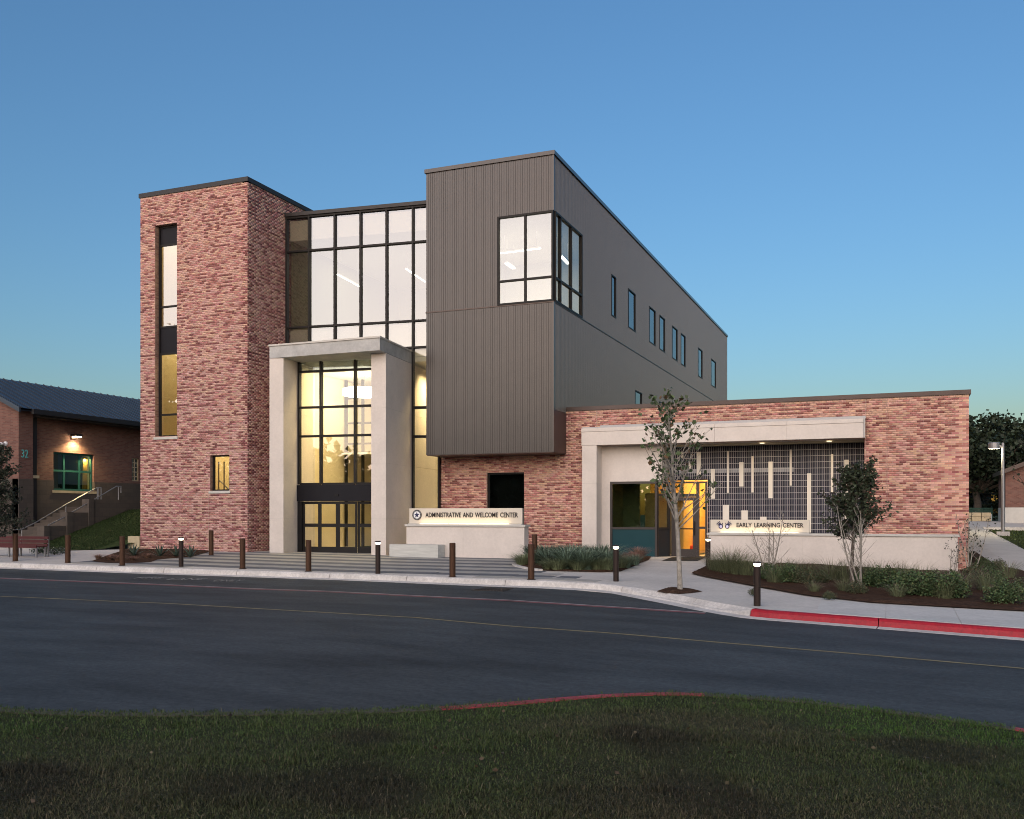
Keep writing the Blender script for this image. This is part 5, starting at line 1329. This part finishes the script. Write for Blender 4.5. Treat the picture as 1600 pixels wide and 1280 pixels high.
for k, (px, py) in enumerate([(60, 866), (72, 866), (85, 867), (98, 865)]): place(fl, k == 0, gp(px, py, .0), RND.uniform(.6, .9), 'low plant with small white flowers behind the end of the red bench', 'plant', 'white flowered plants by the red bench')
# right bed
sA = make_shrub('green_shrub', .62, .72, 2000, (.058, .098, .038), .058, ((.11, .135, .055), .28))
sB = make_shrub('green_shrub', .55, .62, 1500, (.075, .095, .048), .052, ((.14, .11, .06), .22))
gT = make_tuft('tall_grass', 1.0, 210, .9, (.15, .17, .09), .010, 1.2, (.32, .26, .20))
sh = [(1200, 907, 'A', .8, 'dark green shrub right of the bare white stemmed sapling'), (1232, 912, 'A', .85, 'green shrub before the word Learning on the low wall sign'), (1254, 914, 'B', .9, 'green shrub below the end of the lit sign panel'),
      (1283, 912, 'B', .7, 'small shrub at the left foot of the leafy tree'), (1365, 918, 'A', .95, 'green shrub right of the leafy tree trunk'), (1392, 922, 'A', 1.0, 'rounded green shrub midway along the right half of the bed'),
      (1424, 930, 'A', 1.1, 'bushy green shrub below the cap of the long low wall'), (1452, 934, 'A', 1.05, 'large green shrub before the right end of the low wall'), (1486, 936, 'A', 1.1, 'dense green shrub in front of the brick corner'),
      (1338, 929, 'B', .7, 'brownish shrub in front of the leafy tree trunk'), (1178, 931, 'B', .35, 'tiny sprawling plant alone in the mulch'), (1296, 937, 'B', .4, 'small low plant in the mulch below the leafy tree'),
      (1567, 945, 'A', .95, 'green shrub nearest the right edge of the bed'), (1548, 915, 'A', .8, 'dark shrub beside the path past the brick corner'), (1523, 905, 'B', 1.0, 'loose shrub at the foot of the brick corner'), (1590, 935, 'B', .9, 'brown green shrub cut by the right edge of the photo'), (1560, 890, 'B', .7, 'shrub overhanging the edge of the path'), (1536, 890, 'A', .7, 'dark shrub between the brick corner and the path')]
fA = fB = True
for px, py, t, sc, lab in sh:
    sc *= .86
    if t == 'A': place(sA, fA, gp(px, py, .02), sc, lab, 'shrub', 'shrubs in the right planting bed'); fA = False
    else: place(sB, fB, gp(px, py, .02), sc, lab, 'shrub', 'shrubs in the right planting bed'); fB = False
gs = [(1210, 912, .55), (1318, 926, .4), (1475, 938, .6), (1500, 925, .75), (1540, 925, .6), (1272, 927, .35), (1402, 935, .45), (1300, 909, .8), (1322, 911, .75), (1462, 925, .7), (1245, 905, .7), (1128, 895, .8), (1140, 897, .95), (1154, 899, .9), (1168, 901, .8), (1116, 893, .6), (1222, 904, .75), (1262, 906, .7), (1352, 912, .75), (1378, 915, .8), (1408, 918, .8), (1438, 922, .8), (1575, 905, .7)]
glab = {0: 'tall seeding grass in the left end of the right bed', 5: 'tall thin grass standing up behind the shrubs of the right bed'}
for k, (px, py, sc) in enumerate(gs): place(gT, k == 0, gp(px, py, .02), sc, glab[0 if px < 1170 else 5], 'grass', 'seeding grasses at the left of the bed' if px < 1170 else 'grasses behind the right shrubs')
# rock in the bed
rk = gp(1552, 926)
b = MB(); b.lathe([(0, .17), (.1, .16), (.17, .10), (.19, .02), (.16, -.03)], n=9); o = b.build('rock', 'limestone'); o.location = rk; o.scale = (1, .8, .9); tag(o, 'pale stone lying in the mulch near the right edge', 'rock')

def branch_path(p, d, L, bend=.25, n=5, gr=.12):
    pts = [Vector(p)]; d = Vector(d).normalized()
    for i in range(n):
        d = (d + Vector((RND.uniform(-bend, bend), RND.uniform(-bend, bend), RND.uniform(-bend * .5, bend) + gr)) * .35).normalized(); pts.append(pts[-1] + d * (L / n))
    return pts
def sapling(name, loc, H, r0, nb, blen, leaf_n, leaf_size, base, lab, bark='bark_pale', h0=.28, tint=None, elev=(35, 60), leafcol=None, leaf_from=.35, leafy=lambda az, h: 1.0, multi=0):
    o = empty(name, None, loc); b = MB(); tips = []
    trunks = [(Vector((0, 0, -.1)), Vector((RND.uniform(-.03, .03), 0, 1)))] if not multi else [(Vector((RND.uniform(-.06, .06), RND.uniform(-.06, .06), -.05)), Vector((RND.uniform(-.35, .35), RND.uniform(-.3, .3), 1))) for _ in range(multi)]
    tb = MB()
    for t0, td in trunks:
        tp = branch_path(t0, td, H * (1 if not multi else RND.uniform(.7, 1)), .09, 9, .05)
        tb.tube(tp, [r0 * (1 - .86 * i / 9) + .004 for i in range(10)], 8)
        for k in range(nb // len(trunks)):
            f = h0 + (.97 - h0) * (k + RND.random()) / (nb // len(trunks)); i = min(int(f * 9), 8); q = tp[i].lerp(tp[i + 1], f * 9 - i)
            az = RND.uniform(0, 6.28); e = rad(RND.uniform(*elev)); L = blen * (1.15 - .75 * (f - h0) / (1 - h0)) * RND.uniform(.7, 1.15)
            bp = branch_path(q, (math.cos(az) * math.cos(e), math.sin(az) * math.cos(e), math.sin(e)), L, .22, 5)
            rb = r0 * .30 * (1.1 - f * .6); b.tube(bp, [rb * (1 - .8 * j / 5) + .0018 for j in range(6)], 5)
            for _ in range(3):
                j = RND.randint(1, 4); a2 = az + RND.uniform(-1.1, 1.1); sp2 = branch_path(bp[j], (math.cos(a2) * .7, math.sin(a2) * .7, .6), L * RND.uniform(.25, .45), .25, 3)
                b.tube(sp2, [rb * .4 + .001, rb * .3 + .001, rb * .2 + .001, .0012], 4)
                if RND.random() < leafy(az, f): tips += [sp2[1].lerp(sp2[3], RND.random()) for _ in range(leaf_n)]
            if RND.random() < leafy(az, f):
                for _ in range(leaf_n * 3):
                    w = leaf_from + (1 - leaf_from) * RND.random(); j = min(int(w * 5), 4); tips.append(bp[j].lerp(bp[j + 1], w * 5 - j))
    tb.build('trunk', bark, o, smooth=True); b.build('branches', bark, o)
    if tips:
        C = np.array([t[:] for t in tips]) + NR.normal(0, .045, (len(tips), 3)); leaf_obj('foliage', C, leaf_size, o, base=base, tint=tint, var=.5, droop=.25)
    return o
cam_left = math.atan2(S_, -C_)     # azimuth pointing to the picture's left
o = sapling('young_tree', gp(1063, 924), 4.38, .062, 42, 1.65, 3, .125, (.062, .092, .038), '', h0=.34, tint=((.10, .06, .03), .14), elev=(28, 62), leaf_from=.45,
            leafy=lambda az, f: (.95 if math.cos(az - cam_left) > -.2 else .35) if f < .62 else .8)
tag(o, 'slim young tree with pale trunk and sparse leaves in the paved pit before the door', 'tree')
o = sapling('leafy_tree', gp(1331, 917), 3.0, .05, 58, 1.0, 16, .08, (.044, .058, .032), '', bark='bark', h0=.40, elev=(5, 50), leaf_from=.2, tint=((.06, .045, .03), .12))
tag(o, 'small dark leafy tree against the low wall and metal trellis', 'tree')
o = sapling('bare_shrub', gp(1345, 925), 2.3, .02, 40, .6, 0, .05, (.04, .05, .03), '', h0=.25, multi=5, elev=(30, 70), leafy=lambda a, f: 0); tag(o, 'bare pale twiggy shrub in front of the small leafy tree', 'shrub')
o = sapling('bare_sapling', gp(1203, 908), 1.95, .02, 42, .55, 1, .035, (.10, .06, .035), '', h0=.25, multi=4, elev=(25, 65), leafy=lambda a, f: .35); tag(o, 'bare white stemmed sapling before the words Early Learning', 'shrub')
o = sapling('thin_shrub', gp(1518, 900), 2.1, .016, 30, .6, 2, .06, (.04, .05, .03), '', h0=.25, multi=5, elev=(30, 70), leafy=lambda a, f: .5); tag(o, 'thin straggly shrub with few leaves in front of the brick corner', 'shrub')
o = sapling('thin_shrub', gp(1484, 915), 1.3, .012, 14, .4, 2, .05, (.06, .06, .05), '', h0=.3, multi=3, elev=(40, 75), leafy=lambda a, f: .7); tag(o, 'small straggly shrub against the right end of the low wall', 'shrub')
o = sapling('leafy_tree', atZ(-14, 872, .1), 3.6, .06, 60, 1.1, 16, .085, (.030, .038, .024), '', bark='bark', h0=.18, elev=(5, 55), leaf_from=.15); tag(o, 'dark bushy small tree before the gable wall at the left edge', 'tree')
def oak(name, loc, H, R, ncl, per, size, base, lab, trunk_h=.3, flat=.7, cat='tree', group=None):
    o = empty(name, None, loc); C = []; b = MB(); th = H * trunk_h
    b.tube([(0, 0, -.3), (RND.uniform(-.2, .2), 0, th * .6), (RND.uniform(-.3, .3), RND.uniform(-.3, .3), th * 1.2)], [R * .075, R * .055, R * .045], 9)
    bm2 = MB()
    for k in range(ncl):
        d = Vector((RND.gauss(0, 1), RND.gauss(0, 1), RND.gauss(0, 1))).normalized(); rr = RND.uniform(.35, 1.0) ** .7
        c = Vector((d.x * R * rr, d.y * R * rr, th + (H - th) * .5 + d.z * (H - th) * .5 * rr))
        if c.z < th * .8: c.z = th * .8 + RND.random()
        s_ = R * RND.uniform(.16, .34); C.append(blob(per, s_, s_, s_ * flat, 0, .3) + np.array(c[:]))
        if k % 3 == 0:
            m = Vector((0, 0, th)).lerp(c, .5) + Vector((0, 0, -.05 * R)); bm2.tube([(0, 0, th * .9), m[:], c[:]], [R * .03, R * .018, R * .006], 5)
    b.build('trunk', 'bark', o, smooth=True); bm2.build('branches', 'bark', o)
    leaf_obj('crown', np.concatenate(C), size, o, base=base, var=.6, droop=.1); return tag(o, lab, cat, group)
def bg_tree(name, px, py_top, Y, zg, R, *a, **k):
    p = atY(px, py_top, Y); return oak(name, (p[0], Y, zg), p[2] - zg, R, *a, **k)
bg_tree('oak_tree', 1527, 652, 74, .9, 4.6, 130, 95, .30, (.022, .034, .018), 'broad dark oak rising just behind the brick corner', trunk_h=.32)
bg_tree('oak_tree', 1566, 668, 86, .9, 4.4, 120, 90, .32, (.026, .038, .022), 'lower dark oak behind the lit street lamp', trunk_h=.3)
bg_tree('hedge_bush', 1530, 776, 77, .7, 2.4, 40, 80, .22, (.022, .034, .018), 'dark rounded bush in front of the low dark building', trunk_h=.1)
o = sapling('yard_tree', (6.55, 40.3, G(6.55, 40.3)), 6.4, .09, 60, 2.3, 7, .12, (.035, .05, .026), '', bark='bark', h0=.22, elev=(10, 55), leaf_from=.4); tag(o, 'nearer tree whose leaf sprays reach in from the right edge', 'tree')
# trees across the road, behind the camera: they show as dark shapes in the glass
for (x, y, H, R, lab) in ((-52, 1, 17.5, 6.0, 'tall oak across the road, mirrored in the tower windows'), (-30, -30, 11, 5, 'oak behind the viewer, mirrored low in the entrance glass'), (-14, -34, 10, 5, 'round oak behind the viewer on the far side of the lawn'), (6, -30, 11, 5.5, 'oak behind the viewer near the right end of the lawn')):
    oak('oak_tree', (x, y, G(x, y) - .2), H, R, 90, 95, .62, (.03, .045, .022), lab, trunk_h=.3)
# lawn blades right of the path
pts = []
for _ in range(9000):
    x, y = NR.uniform(3.6, 10), NR.uniform(36, 56)
    a = atY(1541.5, 827, 53)
    e = 3.0 + (56 - y) * .06
    if x < e + .9: continue
    pts.append((x, y, G(x, y) - .03))
tag(make_blades('yard_grass', pts, .09, .03, lambda P, n: np.array([.06, .08, .022]) * NR.uniform(.5, 1.5, (n, 1))), kind='stuff')

LT = []
while len(LT) < 110:
    w, t = NR.uniform(4.6, 9.5), NR.uniform(-.56, .56); X, Y = w * (-S_ + t * C_), w * (C_ + t * S_)
    if yof(LI, X) - Y > .05: LT.append((X, Y, lawn_z(X, Y) + NR.uniform(.025, .045)))
tag(leaf_obj('fallen_leaves', LT, .036, None, base=(.06, .042, .025), tint=((.09, .075, .045), .35), var=.5, droop=0), kind='stuff')
# woodland on the far side of the road behind the viewer: it darkens the low reflections
C = []
for k in range(150):
    x = -95 + k * .95 + RND.uniform(-1.5, 1.5); y = -44 + RND.uniform(-5, 5) - .1 * abs(x + 20); h = RND.uniform(6, 10) * (1 + .25 * math.sin(x * .21))
    for q in range(3): C.append(blob(60, 2.6, 2.2, h * .24, 0, .3) + np.array([x + RND.uniform(-1.5, 1.5), y, h * (.22 + .28 * q)]))
tag(leaf_obj('woodland', np.concatenate(C), 1.35, None, base=(.03, .042, .022), var=.6, droop=.1), kind='stuff')
